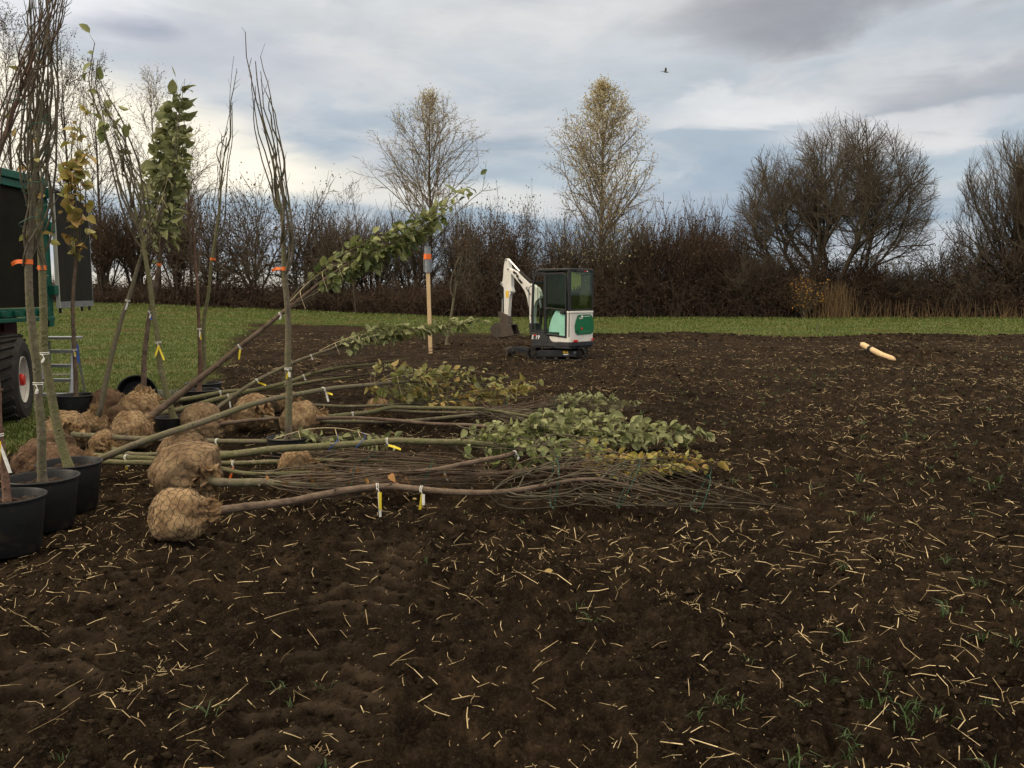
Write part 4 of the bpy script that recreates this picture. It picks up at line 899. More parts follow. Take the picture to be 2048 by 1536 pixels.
nursery(BT, 'leaning tree held up off the ground, its green leafy top against the hedge', 'young tree', GL, [(305, 832, 9.0), (440, 722, 9.15), (585, 606, 9.3), (690, 530, 9.4), (790, 480, 9.5), (860, 440, 9.6), (925, 388, 9.7)], .045, .022, .50,
        ball=(262, 864, .215, False), kind='leafy', nleaf=620, leaf='leaf_green', Rb=.17, ns=20, leaf_t=(.58, 1.0), tags=((.34, 'y', .10), (.46, 'w', .03)), twines=((.48, .66, .07),), seed=9, lsz=.085, flare=.1, bark='bark_brown')
nursery(BT, 'large pale root ball under the black pot, its stem running level to the right', 'young tree', GL, [(172, 872, .22), (330, 884, .17), (540, 886, .2), (640, 880, .22), (720, 876, .2), (800, 880, .18)], .030, .022, .66,
        ball=(130, 864, .225, False), kind='leafy', nleaf=186, leaf='leaf_pale', Rb=.09, ns=12, leaf_t=(.62, 1), tags=((.50, 'wy', .08),), twines=((.66, .92, .08),), seed=10)
nursery(BT, 'small pale root ball low in the row behind the raised stem', 'young tree', GL, [(258, 907, .12), (340, 906, .14), (440, 905, .16), (620, 912, .16), (760, 915, .14), (900, 920, .12)], .022, .017, .5,
        ball=(212, 890, .15, False), Rb=.09, ns=16, twig='twig_red', seed=11, ties=(.7,))
nursery(BT, 'tree with a long mossy stem rising to bare reddish twigs, below the excavator bucket', 'young tree', GL, [(322, 828, 9.9), (459, 800, 10.2), (575, 771, 10.5), (640, 749, 10.7), (740, 733, 11.0), (850, 715, 11.3), (950, 706, 11.5)], .036, .024, .50,
        ball=(240, 838, .17, True), Rb=.17, ns=22, twig='twig_red', bark='bark_green', tags=((.26, 'w', .10), (.47, 'w', .02)), seed=12, endspread=.14)
nursery(BT, 'mossy stem resting highest in the row of lying trees, above the other mossy one', 'young tree', GL, [(330, 806, 10.4), (446, 784, 10.7), (524, 778, 10.9), (620, 762, 11.1), (760, 745, 11.4), (900, 728, 11.7)], .034, .022, .5,
        ball=(300, 815, .2, False), Rb=.12, ns=18, twig='twig_red', bark='bark_green', tags=((.22, 'y', .05),), seed=13, endspread=.1)
nursery(BT, 'tree whose pale leafy top crosses in front of the wooden stake', 'young tree', GL, [(435, 820, 9.9), (502, 781, 10.2), (588, 735, 10.6), (680, 700, 10.9), (760, 675, 11.1), (850, 657, 11.4), (925, 645, 11.6)], .030, .018, .52,
        ball=(404, 846, .225, 2), kind='leafy', nleaf=403, leaf='leaf_pale', Rb=.12, ns=14, leaf_t=(.6, 1), tags=((.30, 'Y', .10), (.49, 'w', .02)), twines=((.52, .72, .05),), seed=14, lsz=.085)
nursery(BT, 'pale netted root ball left of the lone potted tree, its stem under the others', 'young tree', GL, [(560, 838, .2), (700, 842, .2), (860, 838, .2), (1000, 826, .2), (1110, 810, .2), (1250, 800, .16)], .025, .018, .5,
        ball=(506, 828, .235, False), Rb=.13, ns=22, twig='twig_red', kind='leafy', nleaf=294, leaf='leaf_pale', leaf_t=(.78, 1), seed=15, lsz=.075)
nursery(BT, 'small root ball behind the lone potted tree, half hidden by the rounder one', 'young tree', GL, [(625, 809, .22), (740, 812, .25), (860, 805, .25), (980, 790, .25), (1060, 775, .22)], .024, .018, .45,
        ball=(580, 806, .17, False), Rb=.14, ns=18, kind='leafy', nleaf=248, leaf='leaf_yellow', leaf_t=(.4, .95), seed=16, lsz=.075)
nursery(BT, 'round root ball directly behind the lone potted tree, with frayed burlap on its right', 'young tree', GL, [(640, 830, .24), (740, 824, .27), (800, 816, .28), (950, 822, .25), (1080, 840, .22), (1230, 858, .2), (1375, 866, .17)], .027, .02, .45,
        ball=(603, 842, .225, False), Rb=.16, ns=22, kind='leafy', nleaf=511, leaf='leaf_pale', leaf_t=(.68, 1), seed=17, bark='bark_green', tags=((.10, 'y', .05),), lsz=.08)
nursery(BT, 'small root ball farthest right in the pile, among the turning leaves', 'young tree', GL, [(795, 822, .2), (900, 825, .2), (1010, 818, .2), (1150, 812, .18), (1260, 815, .15)], .022, .016, .3,
        ball=(757, 822, .17, False), Rb=.16, ns=28, twig='twig_red', seed=18, ties=(.5, .7))
nursery(BT, 'root ball mostly buried under brown twigs in the middle of the pile', 'young tree', GL, [(635, 930, .12), (740, 940, .14), (830, 944, .2), (1000, 912, .26), (1120, 890, .24), (1260, 925, .16), (1440, 930, .10)], .024, .019, .55,
        ball=(594, 932, .15, False), Rb=.15, ns=20, kind='leafy', nleaf=356, leaf='leaf_yellow', leaf_t=(.72, 1), seed=19, bark='bark_brown', tags=((.5, 'w', .02),), lsz=.062)
nursery(BT, 'reddish slim stem lying between the frontmost tree and the leafy tops', 'young tree', GL, [(700, 962, .1), (820, 950, .15), (1000, 942, .16), (1130, 937, .16), (1260, 955, .12), (1370, 990, .06)], .018, .015, .55,
        ball=(640, 952, .10, True), Rb=.16, ns=18, twig='twig_red', bark='bark_brown', seed=20, ties=(.8,), tags=((.35, 'w', .03),))
nursery(BT, 'brown stem running level behind the middle pot to a grey-green leafy top', 'young tree', GL, [(450, 848, .2), (560, 838, .22), (760, 846, .22), (920, 852, .22), (1050, 868, .22), (1180, 880, .2), (1290, 880, .18)], .022, .017, .6,
        ball=(420, 856, .17, 2), Rb=.17, ns=18, kind='leafy', nleaf=511, leaf='leaf_pale', leaf_t=(.62, 1), seed=21, bark='bark_brown', lsz=.08)

# ---- standing trees
Z_ = lambda px, py, Y: Vector((at(px, py, Y).x, Y, 0))
PTN = 'potted_tree'
nursery(PTN, 'reddish young tree in the black pot cut by the left edge', 'potted tree', GP, [(6, 850, 5.1), (-8, 700, 5.1), (-22, 500, 5.1), (-8, 330, 5.15), (50, 150, 5.2), (115, 0, 5.2), (150, -120, 5.2)], .023, .020, .50,
        pot=(0, 0, .215, .36, Z_(14, 1000, 5.1), 0.0), Rb=.075, ns=16, bark='bark_red', twig='twig_red', tags=((.12, 'wy', .19),), wig=.018, seed=30, ties=(.7,))
nursery(PTN, 'grey-stemmed young tree in the middle one of the three big front pots', 'potted tree', GP, [(82, 860, 5.6), (66, 700, 5.6), (58, 560, 5.6), (62, 470, 5.6), (80, 330, 5.6), (92, 150, 5.6), (110, 0, 5.6), (125, -140, 5.6)], .030, .023, .43,
        pot=(0, 0, .225, .36, Z_(86, 975, 5.65), 0.0), Rb=.105, ns=15, bark='bark_grey', kind='leafy', nleaf=9, leaf='leaf_yellow', leaf_t=(.42, .6), lwidth=1.3, lsz=.05, seed=31, tapes=((.425, -1, .07),), ties=(.50, .56, .66, .78, .9), tags=((.2, 'w', .03),), wig=.028, strand_r=.0066, side=1.1)
nursery(PTN, 'mossy-stemmed young tree in the rear one of the three big front pots', 'potted tree', GP, [(112, 860, 6.15), (97, 700, 6.15), (90, 580, 6.15), (86, 480, 6.15), (75, 330, 6.1), (72, 150, 6.0), (60, 0, 6.0), (50, -140, 6.0)], .034, .025, .42,
        pot=(0, 0, .22, .36, Z_(140, 952, 6.15), 0.0), Rb=.115, ns=13, bark='bark_green', kind='leafy', nleaf=8, leaf='leaf_yellow', leaf_t=(.45, .6), lwidth=1.3, lsz=.05, seed=32, tapes=((.40, 1, .0),), ties=(.52, .6, .72, .85), tags=((.23, 'w', .03),), wig=.028, strand_r=.0066, side=1.1)
nursery(PTN, 'young tree with round yellow leaves in a black pot beside the stepladder', 'potted tree', GP, [(152, 700, 10.5), (148, 600, 10.5), (152, 500, 10.5), (152, 400, 10.5), (160, 300, 10.5), (158, 205, 10.5)], .030, .018, .50,
        pot=(0, 0, .235, .34, Z_(152, 800, 10.5), 0.0), Rb=.12, ns=14, bark='bark_brown', kind='leafy', nleaf=130, leaf='leaf_yellow', leaf_t=(.5, 1), lwidth=1.5, lsz=.10, wig=.018, seed=33, flare=.2, tags=((.17, 'wy', .05),))
nursery(BT, 'thin pale-stemmed tree leaning right across its neighbour, standing on a small pale ball', 'young tree', GP, [(200, 820, 9.35), (228, 700, 9.4), (262, 580, 9.45), (290, 490, 9.5), (330, 380, 9.6), (350, 300, 9.65), (362, 190, 9.7)], .034, .02, .52,
        ball=(186, 848, .165, False), Rb=.10, ns=10, bark='bark_grey', kind='leafy', nleaf=170, leaf='leaf_pale', leaf_t=(.55, .85), lsz=.095, wig=.018, seed=34, tags=((.37, 'w', .07),), twines=((.52, .78, .03),), flare=.1)
nursery(PTN, 'mossy forked young tree in the low black pot amid the burlap balls, leaning left', 'potted tree', GP, [(322, 740, 9.3), (316, 680, 9.3), (302, 590, 9.3), (282, 480, 9.3), (258, 380, 9.3), (225, 270, 9.3), (200, 180, 9.3), (194, 110, 9.3)], .037, .022, .48,
        pot=(0, 0, .175, .24, Z_(345, 840, 9.3), 0.02), Rb=.17, ns=13, bark='bark_green', kind='leafy', nleaf=26, leaf='leaf_green', leaf_t=(.76, 1), lsz=.10, seed=35, tags=((.22, 'yy', .16),), ties=(.62, .8), flare=.1, wig=.024, strand_r=.0085)
nursery(BT, 'brown-stemmed standing tree on a burlap ball, with the big pale green leafy crown', 'young tree', GP, [(288, 770, 10.1), (300, 660, 10.1), (318, 540, 10.1), (328, 440, 10.1), (340, 340, 10.1), (350, 250, 10.1), (358, 190, 10.1)], .034, .022, .50,
        ball=(277, 822, .245, False), Rb=.22, ns=26, bark='bark_brown', kind='leafy', nleaf=520, leaf='leaf_pale', leaf_t=(.50, .97), lsz=.115, wig=.018, seed=36, tapes=((.46, 1, 0),), tags=((.30, 'bw', .06),), flare=.2)
nursery(PTN, 'reddish-brown tree with a broom of fine twigs, in the nearer back pot', 'potted tree', GP, [(402, 700, 11.5), (398, 620, 11.5), (388, 520, 11.5), (382, 430, 11.5), (378, 350, 11.5), (378, 300, 11.5)], .034, .016, .50,
        pot=(0, 0, .26, .3, Z_(398, 790, 11.5), 0.0), Rb=.14, ns=26, bark='bark_red', twig='twig_red', seed=37, tags=((.26, 'yw', .10),), flare=1, wig=.024, strand_r=.004)
nursery(PTN, 'mossy tree with a tall thin bare top, in the farther back pot', 'potted tree', GP, [(408, 700, 12.2), (412, 620, 12.2), (426, 520, 12.2), (440, 420, 12.2), (452, 300, 12.2), (460, 220, 12.2), (466, 145, 12.2)], .032, .020, .50,
        pot=(0, 0, .25, .32, Z_(408, 783, 12.2), 0.0), Rb=.09, ns=8, bark='bark_green', seed=38, tapes=((.41, 1, .04),), flare=.3, wig=.024, strand_r=.008)
nursery(PTN, 'lone potted tree with an orange tape and a tall forked bare top, before the balls', 'potted tree', GP, [(578, 760, 7.85), (580, 650, 7.85), (573, 540, 7.85), (566, 440, 7.85), (548, 330, 7.85), (528, 220, 7.85), (505, 105, 7.85)], .037, .026, .46,
        pot=(0, 0, .20, .26, Z_(578, 895, 7.85), 0.0), Rb=.11, ns=11, bark='bark_grey', seed=39, tapes=((.455, -1, .08),), tags=((.19, 'yw', .06),), ties=(.60, .68), flare=1.3, wig=.024, strand_r=.009, side=.5)

# soiled ball whose stem is hidden
C_ = PT(215, 812, .19); e = tag(empty('root_ball', (C_[0], C_[1], gz(C_[0], C_[1]))), 'dark soil-caked root ball behind the small pale ball', 'root ball'); add_ball(e, C_, (.3, .8, .2), .22, 77, True, e.location, name='burlap_ball')
# slim sapling planted by the stake
nursery('planted_sapling', 'slim pale sapling planted in the turned soil right of the wooden stake', 'sapling', None, [(893, 690, 23.2), (900, 640, 23.2), (908, 590, 23.2), (918, 545, 23.2), (928, 500, 23.2)], .042, .03, .5, Rb=.18, ns=8, seed=50, strand_r=.016, flare=1, side=.4)

# toppled empty pot, on its side with the mouth towards us
b = on_ground(276, 822); ax = Vector((.38, -.9, .12)).normalized(); rot = ax.to_track_quat('Z', 'Y').to_matrix().to_4x4(); c0 = Vector((b.x, b.y, b.z + .235)) - ax * .15
e = tag(empty('empty_pot', b), 'empty black pot lying on its side in the grass behind the burlap balls', 'pot'); add_pot(e, c0, .25, .30, 3, b, rot, soil=False)
# more leaves dropped singly
def drop_leaves():
    rd = np.random.RandomState(15); spots = [(1088, 1160), (600, 1010), (505, 1035), (825, 1005), (1090, 735), (1000, 722), (870, 728), (1330, 900), (240, 838), (1530, 1020), (700, 1010), (1140, 770), (1110, 765), (1055, 770)]
    where = ['in the open foreground', 'below the frontmost stem, left', 'just right of the frontmost ball', 'below the middle of the frontmost stem', 'in front of the dozer blade', 'left of the dozer blade', 'beside the bare twig tips', 'right of the grey-green leafy tops', 'on top of the ball row', 'at the far right tip of the twigs',
             'under the white tag', 'right of the turning leaves', 'just above the twig ends', 'at the tip of the turning leaves']
    for i, (px, py) in enumerate(spots):
        p = on_ground(px, py); s = rd.uniform(.03, .055); o = leaf_mesh('fallen_leaf', np.zeros((1, 3)), np.array([[math.cos(i * 2.1), math.sin(i * 2.1), .15]]), np.array([s]), ['leaf_yellow', 'leaf_mix', 'leaf_rust'][i % 3], None, rd, upbias=1.5)
        o.location = (p.x, p.y, float(full_h(np.float64(p.x), np.float64(p.y))) + .012)
        tag(o, 'single fallen leaf lying on the dark soil ' + where[i], 'leaf', 'single fallen leaves on the soil')
drop_leaves()
# tangle of grey wire behind the middle pot
rd = np.random.RandomState(8); c0 = at(328, 765, 12.0); c0.z = gz(c0.x, c0.y) + .14; mb = MB()
for k in range(26):
    a0, a1, a2 = rd.rand(3) * 6.28; rr = rd.uniform(.06, .17); mb.tube([np.array(c0) + rr * np.array([math.cos(a0 + t), math.sin(a1 + t) * .6, .6 * math.sin(a2 + 1.5 * t)]) for t in np.linspace(0, rd.uniform(2, 5), 14)], .0045, 4)
mb.tube([c0, np.array(c0) + [.3, .1, .18], np.array(c0) + [.45, .1, .3]], .003, 4)
o = mb.build('wire_tangle', pm('grey_wire', [(.16, .16, .13), (.3, .3, .25)], .6, 10), None, c0); o.location = c0; tag(o, 'loose tangle of grey netting wire on the grass behind the middle pot', 'wire')
# ================================================================= EXCAVATOR
EXA = R(43); EXF = Vector((-math.cos(EXA), math.sin(EXA), 0)); EXL = Vector((-math.sin(EXA), -math.cos(EXA), 0))
EXC = at(1124.2, 700, 21.9); EXC.z = -.06
ex = empty('mini_excavator', EXC); tag(ex, 'white and green mini excavator with a black cab, parked on the tilled soil', 'excavator')
ROT = Matrix(((EXF.x, EXL.x, 0), (EXF.y, EXL.y, 0), (0, 0, 1)))          # local (forward, left, up) -> world
def W3(f, l, z): v = ROT @ Vector((f, l, z)); return (EXC.x + v.x, EXC.y + v.y, EXC.z + v.z)
def inv_plane(px, py, n, d):
    """hit of the view ray with the machine plane n.p = d, in machine axes"""
    r_ = ray(px, py); ri = ROT.transposed() @ r_; o_ = ROT.transposed() @ (Vector((0, 0, CAMH)) - EXC)
    t = (d - n.dot(o_)) / n.dot(ri); return o_ + ri * t
def zf(zx, zy): return 960 + zx / 5.907, 480 + zy / 5.907
def side(poly, l):                       # outline on a plane parallel to the machine's side
    out = []
    for zx, zy in poly: p = inv_plane(*zf(zx, zy), Vector((0, 1, 0)), l); out.append((p.x, p.z))
    return out
def rear(poly, f):
    out = []
    for zx, zy in poly: p = inv_plane(*zf(zx, zy), Vector((1, 0, 0)), f); out.append((p.y, p.z))
    return out
fs = lambda a, b, d: W3(a, d, b)         # side outlines extruded across
fr_ = lambda a, b, d: W3(d, a, b)        # rear outlines extruded along
fz = lambda a, b, d: W3(a, b, d)
def EB(mb, c_, size): 
    hx, hy, hz_ = [q / 2 for q in size]; v = []
    for dz_ in (-hz_, hz_):
        for a, b in ((-hx, -hy), (hx, -hy), (hx, hy), (-hx, hy)): v.append(W3(c_[0] + a, c_[1] + b, c_[2] + dz_))
    mb.add(v, [(0, 3, 2, 1), (4, 5, 6, 7), (0, 1, 5, 4), (1, 2, 6, 5), (2, 3, 7, 6), (3, 0, 4, 7)])
def ET(mb, pts, r, s=8): mb.tube([W3(*p) for p in pts], r, s)
def rrect(x0, y0, x1, y1, rads, n=5):
    """rounded rectangle, radii for corners (x0y0, x1y0, x1y1, x0y1)"""
    out = []
    for (cx_, cy_, sx, sy, a0), r_ in zip(((x0, y0, 1, 1, 180), (x1, y0, -1, 1, 270), (x1, y1, -1, -1, 0), (x0, y1, 1, -1, 90)), rads):
        ox, oy = cx_ + sx * r_, cy_ + sy * r_
        for k in range(n + 1): a = R(a0 + 90 * k / n); out.append((ox + r_ * math.cos(a), oy + r_ * math.sin(a)))
    return out
HW = .49; FR, RR_ = .655, -.65
# lower skirt (charcoal) of the house and the white engine cover
mb = MB(); mb.prism(rrect(RR_, -HW, FR, HW, (.10, .10, .06, .06)), .30, .46, fn=fz)
mb.prism([(FR - .01, .455), (FR, .69), (.10, .68), (.07, .60), (.03, .52), (-.05, .47), (-.05, .44), (FR - .01, .44)], -HW + .01, HW + .004, fn=fs)
mb.build('lower_skirt', 'dark_paint', ex, EXC, bevel=.012)
mb = MB(); mb.prism(rrect(RR_ - .03, -HW - .002, -.30, HW + .002, (.11, .02, .02, .11)), .457, 1.20, fn=fz)
mb.prism([(-.31, .457), (-.31, .60), (.04, .60), (.01, .53), (-.05, .477), (-.1, .457)], HW - .03, HW + .002, fn=fs)
cover = mb.build('engine_cover', 'white_paint', ex, EXC, bevel=.018)
mb = MB(); mb.prism(rrect(RR_ - .045, -HW - .012, -.31, HW + .012, (.12, .02, .02, .12)), 1.195, 1.255, fn=fz); mb.build('cover_lid', 'white_paint', cover, EXC, bevel=.015)
# green rear access door with its lettering
gp = rear([(1165, 882), (1290, 876), (1318, 890), (1330, 930), (1340, 1000), (1336, 1080), (1310, 1108), (1150, 1122), (1122, 1090), (1116, 1010), (1130, 950), (1148, 895)], RR_ - .03)
mb = MB(); mb.prism(gp, RR_ - .03, RR_ - .05, fn=fr_); gd = mb.build('rear_door', 'ex_green', ex, EXC, bevel=.012)
mb = MB()
for poly in ([(1150, 1062), (1165, 1090), (1305, 1078), (1318, 1050)],):
    pts = [inv_plane(*zf(*q), Vector((1, 0, 0)), RR_ - .055) for q in poly]; mb.tube([W3(*p) for p in pts], .006, 5)
mb.build('moulding', 'ex_green', gd, EXC)
def ex_text(body, zx, zy, size, plane, d, mat, name, parent, shear=0, rot=0, bold=.0):
    """lettering laid on a machine plane; anchored at its lower-left corner"""
    cu = bpy.data.curves.new(name, 'FONT'); cu.body = body; cu.size = size; cu.extrude = .002; cu.shear = shear; cu.offset = bold
    tmp = bpy.data.objects.new('tmp', cu); col.objects.link(tmp); dg = bpy.context.evaluated_depsgraph_get(); me = bpy.data.meshes.new_from_object(tmp.evaluated_get(dg))
    bpy.data.objects.remove(tmp); bpy.data.curves.remove(cu)
    co = np.array([v.co[:] for v in me.vertices]); ca, sa = math.cos(rot), math.sin(rot)
    x = co[:, 0] * ca - co[:, 1] * sa; y = co[:, 0] * sa + co[:, 1] * ca
    if plane == 'side':
        p = inv_plane(*zf(zx, zy), Vector((0, 1, 0)), d); V = [W3(p.x - a, p.y + c_[2], p.z + b) for a, b, c_ in zip(x, y, co)]
    else:
        p = inv_plane(*zf(zx, zy), Vector((1, 0, 0)), d); V = [W3(p.x - c_[2], p.y - a, p.z + b) for a, b, c_ in zip(x, y, co)]
    for v, q in zip(me.vertices, V): v.co = Vector(q) - EXC
    me.materials.clear(); me.materials.append(M[mat]); o = bpy.data.objects.new(name, me); col.objects.link(o); o.parent = parent; return o
skirt = [o for o in ex.children if o.name.startswith('lower_skirt')][0]
ex_text('E', 608, 1168, .15, 'side', HW + .008, 'white_clean', 'lettering', skirt, shear=.2, bold=.0025)
ex_text('19', 650, 1170, .15, 'side', HW + .008, 'white_clean', 'lettering', skirt, shear=.2, bold=.0025)
mb = MB(); mb.prism(side([(638, 1116), (664, 1116), (660, 1128), (634, 1128)], HW + .006), HW + .0055, HW + .012, fn=fs); mb.build('red_mark', 'red', skirt, EXC)
ex_text('Bobcat', 1170, 933, .055, 'rear', RR_ - .053, 'white_clean', 'lettering', gd, bold=.0)
mb = MB(); mb.prism(rear([(1196, 893), (1215, 891), (1222, 912), (1190, 914)], RR_ - .05), RR_ - .0505, RR_ - .054, fn=fr_); mb.prism(rear([(1232, 900), (1300, 896), (1300, 901), (1232, 905)], RR_ - .05), RR_ - .0505, RR_ - .054, fn=fr_); mb.build('emblem', 'white_clean', gd, EXC)
mb = MB(); p = inv_plane(*zf(1202, 1048), Vector((1, 0, 0)), RR_ - .05); mb.tube([W3(p.x, p.y, p.z), W3(p.x - .012, p.y, p.z)], .032, 14); mb.build('door_lock', 'red', gd, EXC)
# bumper rim and tail lights
mb = MB(); mb.prism(rrect(RR_ - .055, -HW - .01, -.25, HW + .01, (.12, .02, .02, .12)), .36, .475, fn=fz); bump_ = mb.build('rear_bumper', 'dark_paint', ex, EXC, bevel=.015)
for poly in ([(1105, 1180), (1155, 1180), (1155, 1206), (1105, 1206)], [(1318, 1160), (1340, 1160), (1340, 1186), (1318, 1186)]):
    mb = MB(); mb.prism(rear(poly, RR_ - .056), RR_ - .055, RR_ - .07, fn=fr_); mb.build('tail_light', 'red', ex, EXC, bevel=.004)
# slew ring, undercarriage
mb = MB(); ET(mb, [(0, 0, .16), (0, 0, .31)], .26, 28); mb.build('slew_ring', 'dark_paint', ex, EXC)
UA = R(10); UF = Vector((-math.cos(UA), math.sin(UA), 0)); UL = Vector((-math.sin(UA), -math.cos(UA), 0)); UO = EXC + Vector((-.10, -.0, 0))
def W4(f, l, z): return tuple(UO + UF * f + UL * l + Vector((0, 0, z)))
def u_prism(mb, poly, l0, l1): mb.prism(poly, l0, l1, fn=lambda a, b, d: W4(a, d, b))
def u_box(mb, c_, s_): u_prism(mb, [(c_[0] - s_[0] / 2, c_[2] - s_[2] / 2), (c_[0] + s_[0] / 2, c_[2] - s_[2] / 2), (c_[0] + s_[0] / 2, c_[2] + s_[2] / 2), (c_[0] - s_[0] / 2, c_[2] + s_[2] / 2)], c_[1] - s_[1] / 2, c_[1] + s_[1] / 2)
def oval(hl, r_, zc, n=10): return [(hl * 1 + r_ * math.cos(a), zc + r_ * math.sin(a)) for a in np.linspace(-math.pi / 2, math.pi / 2, n)] + [(-hl + r_ * math.cos(a), zc + r_ * math.sin(a)) for a in np.linspace(math.pi / 2, 1.5 * math.pi, n)]
for s_ in (1, -1):
    lo, hi = s_ * .37 - .115, s_ * .37 + .115; mb = MB(); out_ = oval(.58, .175, .165); inn = oval(.58, .145, .165)
    n = len(out_); v = []
    for poly in (out_, inn):
        for l in (lo, hi): v += [W4(a, l, b) for a, b in poly]
    f = []
    for i in range(n):
        j = (i + 1) % n; f += [(i, j, n + j, n + i), (2 * n + i, 3 * n + i, 3 * n + j, 2 * n + j), (i, 2 * n + i, 2 * n + j, j), (n + i, n + j, 3 * n + j, 3 * n + i)]
    mb.add(v, f)
    per = np.array(out_ + [out_[0]]); sl = np.concatenate([[0], np.cumsum(np.linalg.norm(np.diff(per, axis=0), axis=1))])
    for k in range(44):                       # tread bars
        q = sl[-1] * k / 44; a, b = np.interp(q, sl, per[:, 0]), np.interp(q, sl, per[:, 1]); a2, b2 = np.interp(q + .02, sl, per[:, 0]), np.interp(q + .02, sl, per[:, 1]); t_ = unit(np.array([a2 - a, b2 - b])); nn_ = np.array([t_[1], -t_[0]])
        P_ = [(a - nn_[0] * .004, b - nn_[1] * .004), (a + t_[0] * .024, b + t_[1] * .024), (a + t_[0] * .02 + nn_[0] * .02, b + t_[1] * .02 + nn_[1] * .02), (a + t_[0] * .004 + nn_[0] * .02, b + t_[1] * .004 + nn_[1] * .02)]
        u_prism(mb, P_, lo - .004, hi + .004)
    tr = mb.build('track', 'rubber', ex, EXC)
    mb = MB(); lf = hi + .006 if s_ > 0 else lo - .006; l_in = lf - s_ * .10
    u_prism(mb, [(-.50, .085), (.44, .085), (.50, .13), (.50, .20), (.44, .245), (-.50, .245), (-.54, .2), (-.54, .12)], min(lf, l_in), max(lf, l_in)); tf = mb.build('track_frame', 'dark_paint', tr, EXC, bevel=.008)
    for fc_, rr in ((.59, .10), (-.59, .10)):
        mb = MB(); mb.tube([W4(fc_, s_ * .37 - .05, .165), W4(fc_, s_ * .37 + .09 * s_, .165)], rr, 20); mb.tube([W4(fc_, s_ * .37, .165), W4(fc_, s_ * (.37 + .112), .165)], .045, 12); mb.build('track_wheel', 'rubber', tr, EXC)
    for fc_ in (-.3, 0, .3):
        mb = MB(); mb.tube([W4(fc_, s_ * .32, .065), W4(fc_, s_ * .47, .065)], .045, 12); mb.build('roller', 'muddy', tr, EXC)
    if s_ > 0:
        mb = MB(); u_box(mb, (-.07 - .18, lf + .003, .205), (.135, .006, .055)); mb.build('warning_sticker', 'yellow', tf, EXC)
        mb = MB(); u_box(mb, (-.07 - .18, lf + .008, .213), (.05, .003, .018)); mb.build('sticker_symbol', 'black_ink', tf, EXC)
        mb = MB(); u_prism(mb, [(-.32, .132), (-.32, .162), (-.23, .162), (-.23, .172), (-.175, .147), (-.23, .122), (-.23, .132)], lf + .0005, lf + .006); mb.build('arrow_sticker', 'white_clean', tf, EXC)
        mb = MB(); u_box(mb, (-.48, lf + .003, .195), (.055, .006, .055)); mb.build('square_sticker', 'galv', tf, EXC)
mb = MB(); u_box(mb, (0, 0, .17), (.6, .56, .14)); mb.build('undercarriage_frame', 'dark_paint', ex, EXC)
# dozer blade
mb = MB(); bl = [(.0, .0), (.035, .01), (.02, .06), (.015, .12), (.03, .19), (.055, .235), (.03, .245), (-.01, .2), (-.03, .12), (-.025, .05)]
mb.prism([(1.30 + a, .05 + b) for a, b in bl], -.48, .48, fn=lambda a, b, d: W4(a, d, b)); bd = mb.build('dozer_blade', 'muddy', ex, EXC, bevel=.004)
mb = MB()
for s_ in (1, -1): u_prism(mb, [(1.28, .05), (1.28, .23), (1.15, .22), (.95, .15), (.60, .11), (.60, .2), (.9, .27), (1.05, .3), (1.28, .27)][:9], s_ * .2 - .03, s_ * .2 + .03)
u_box(mb, (1.2, 0, .15), (.05, .5, .1)); mb.build('blade_arm', 'dark_paint', bd, EXC)
# ------------- cab
cab_side = [(-.60, .62), (FR - .02, .69), (FR - .015, 1.2), (FR - .05, 1.95), (FR - .09, 2.16), (FR - .17, 2.26), (FR - .27, 2.30), (-.60, 2.30)]
def bar(mb, pts, w_, l0, l1):            # flat bar following side points, between l0 and l1
    for a, b in zip(pts[:-1], pts[1:]):
        d = unit(np.array([b[0] - a[0], b[1] - a[1]])); nn_ = np.array([-d[1], d[0]]) * w_ / 2
        q = [(a[0] - d[0] * w_ * .3 + nn_[0], a[1] - d[1] * w_ * .3 + nn_[1]), (b[0] + d[0] * w_ * .3 + nn_[0], b[1] + d[1] * w_ * .3 + nn_[1]), (b[0] + d[0] * w_ * .3 - nn_[0], b[1] + d[1] * w_ * .3 - nn_[1]), (a[0] - d[0] * w_ * .3 - nn_[0], a[1] - d[1] * w_ * .3 - nn_[1])]
        mb.prism(q, l0, l1, fn=fs)
mb = MB()
for l0, l1 in ((HW - .055, HW - .005), (-HW + .005, -HW + .055)):
    bar(mb, cab_side + [cab_side[0]], .055, l0, l1)
for f_, z_ in ((FR - .05, 1.98), (-.60, 1.27), (-.60, 2.27), (FR - .02, .72)): EB(mb, (f_, 0, z_), (.05, 2 * HW - .1, .06))
for s_ in (1, -1): EB(mb, (-.615, s_ * (HW - .035), 1.75), (.04, .065, 1.08))
cabf = mb.build('cab_frame', 'frame_black', ex, EXC, bevel=.006)
mb = MB(); mb.prism([(-.64, 2.285), (-.64, 2.325), (.30, 2.335), (.44, 2.315), (.53, 2.26), (.52, 2.235), (.42, 2.285), (.3, 2.295)], -HW + .0, HW - .0, fn=fs); roof = mb.build('cab_roof', 'dark_paint', ex, EXC, bevel=.012)
mb = MB(); EB(mb, (-.30, HW - .25, 2.345), (.06, .06, .03)); mb.tube([W3(-.30, HW - .25, 2.35), W3(-.30, HW - .25, 2.40)], .012, 8); mb.build('antenna_mount', 'rubber', roof, EXC)
mb = MB(); EB(mb, (-.655, .0, 2.262), (.03, .5, .03)); wl = mb.build('work_light_bar', 'dark_paint', ex, EXC, bevel=.004); mb = MB(); EB(mb, (-.672, -.10, 2.264), (.012, .10, .022)); mb.build('reflector', 'red', wl, EXC)
mb = MB(); EB(mb, (-.672, -.18, 2.264), (.012, .04, .022)); mb.build('reflector', 'white_clean', wl, EXC)
mb = MB(); EB(mb, (.0, 0, .70), (1.20, .9, .04)); mb.build('cab_floor', 'rubber', ex, EXC)
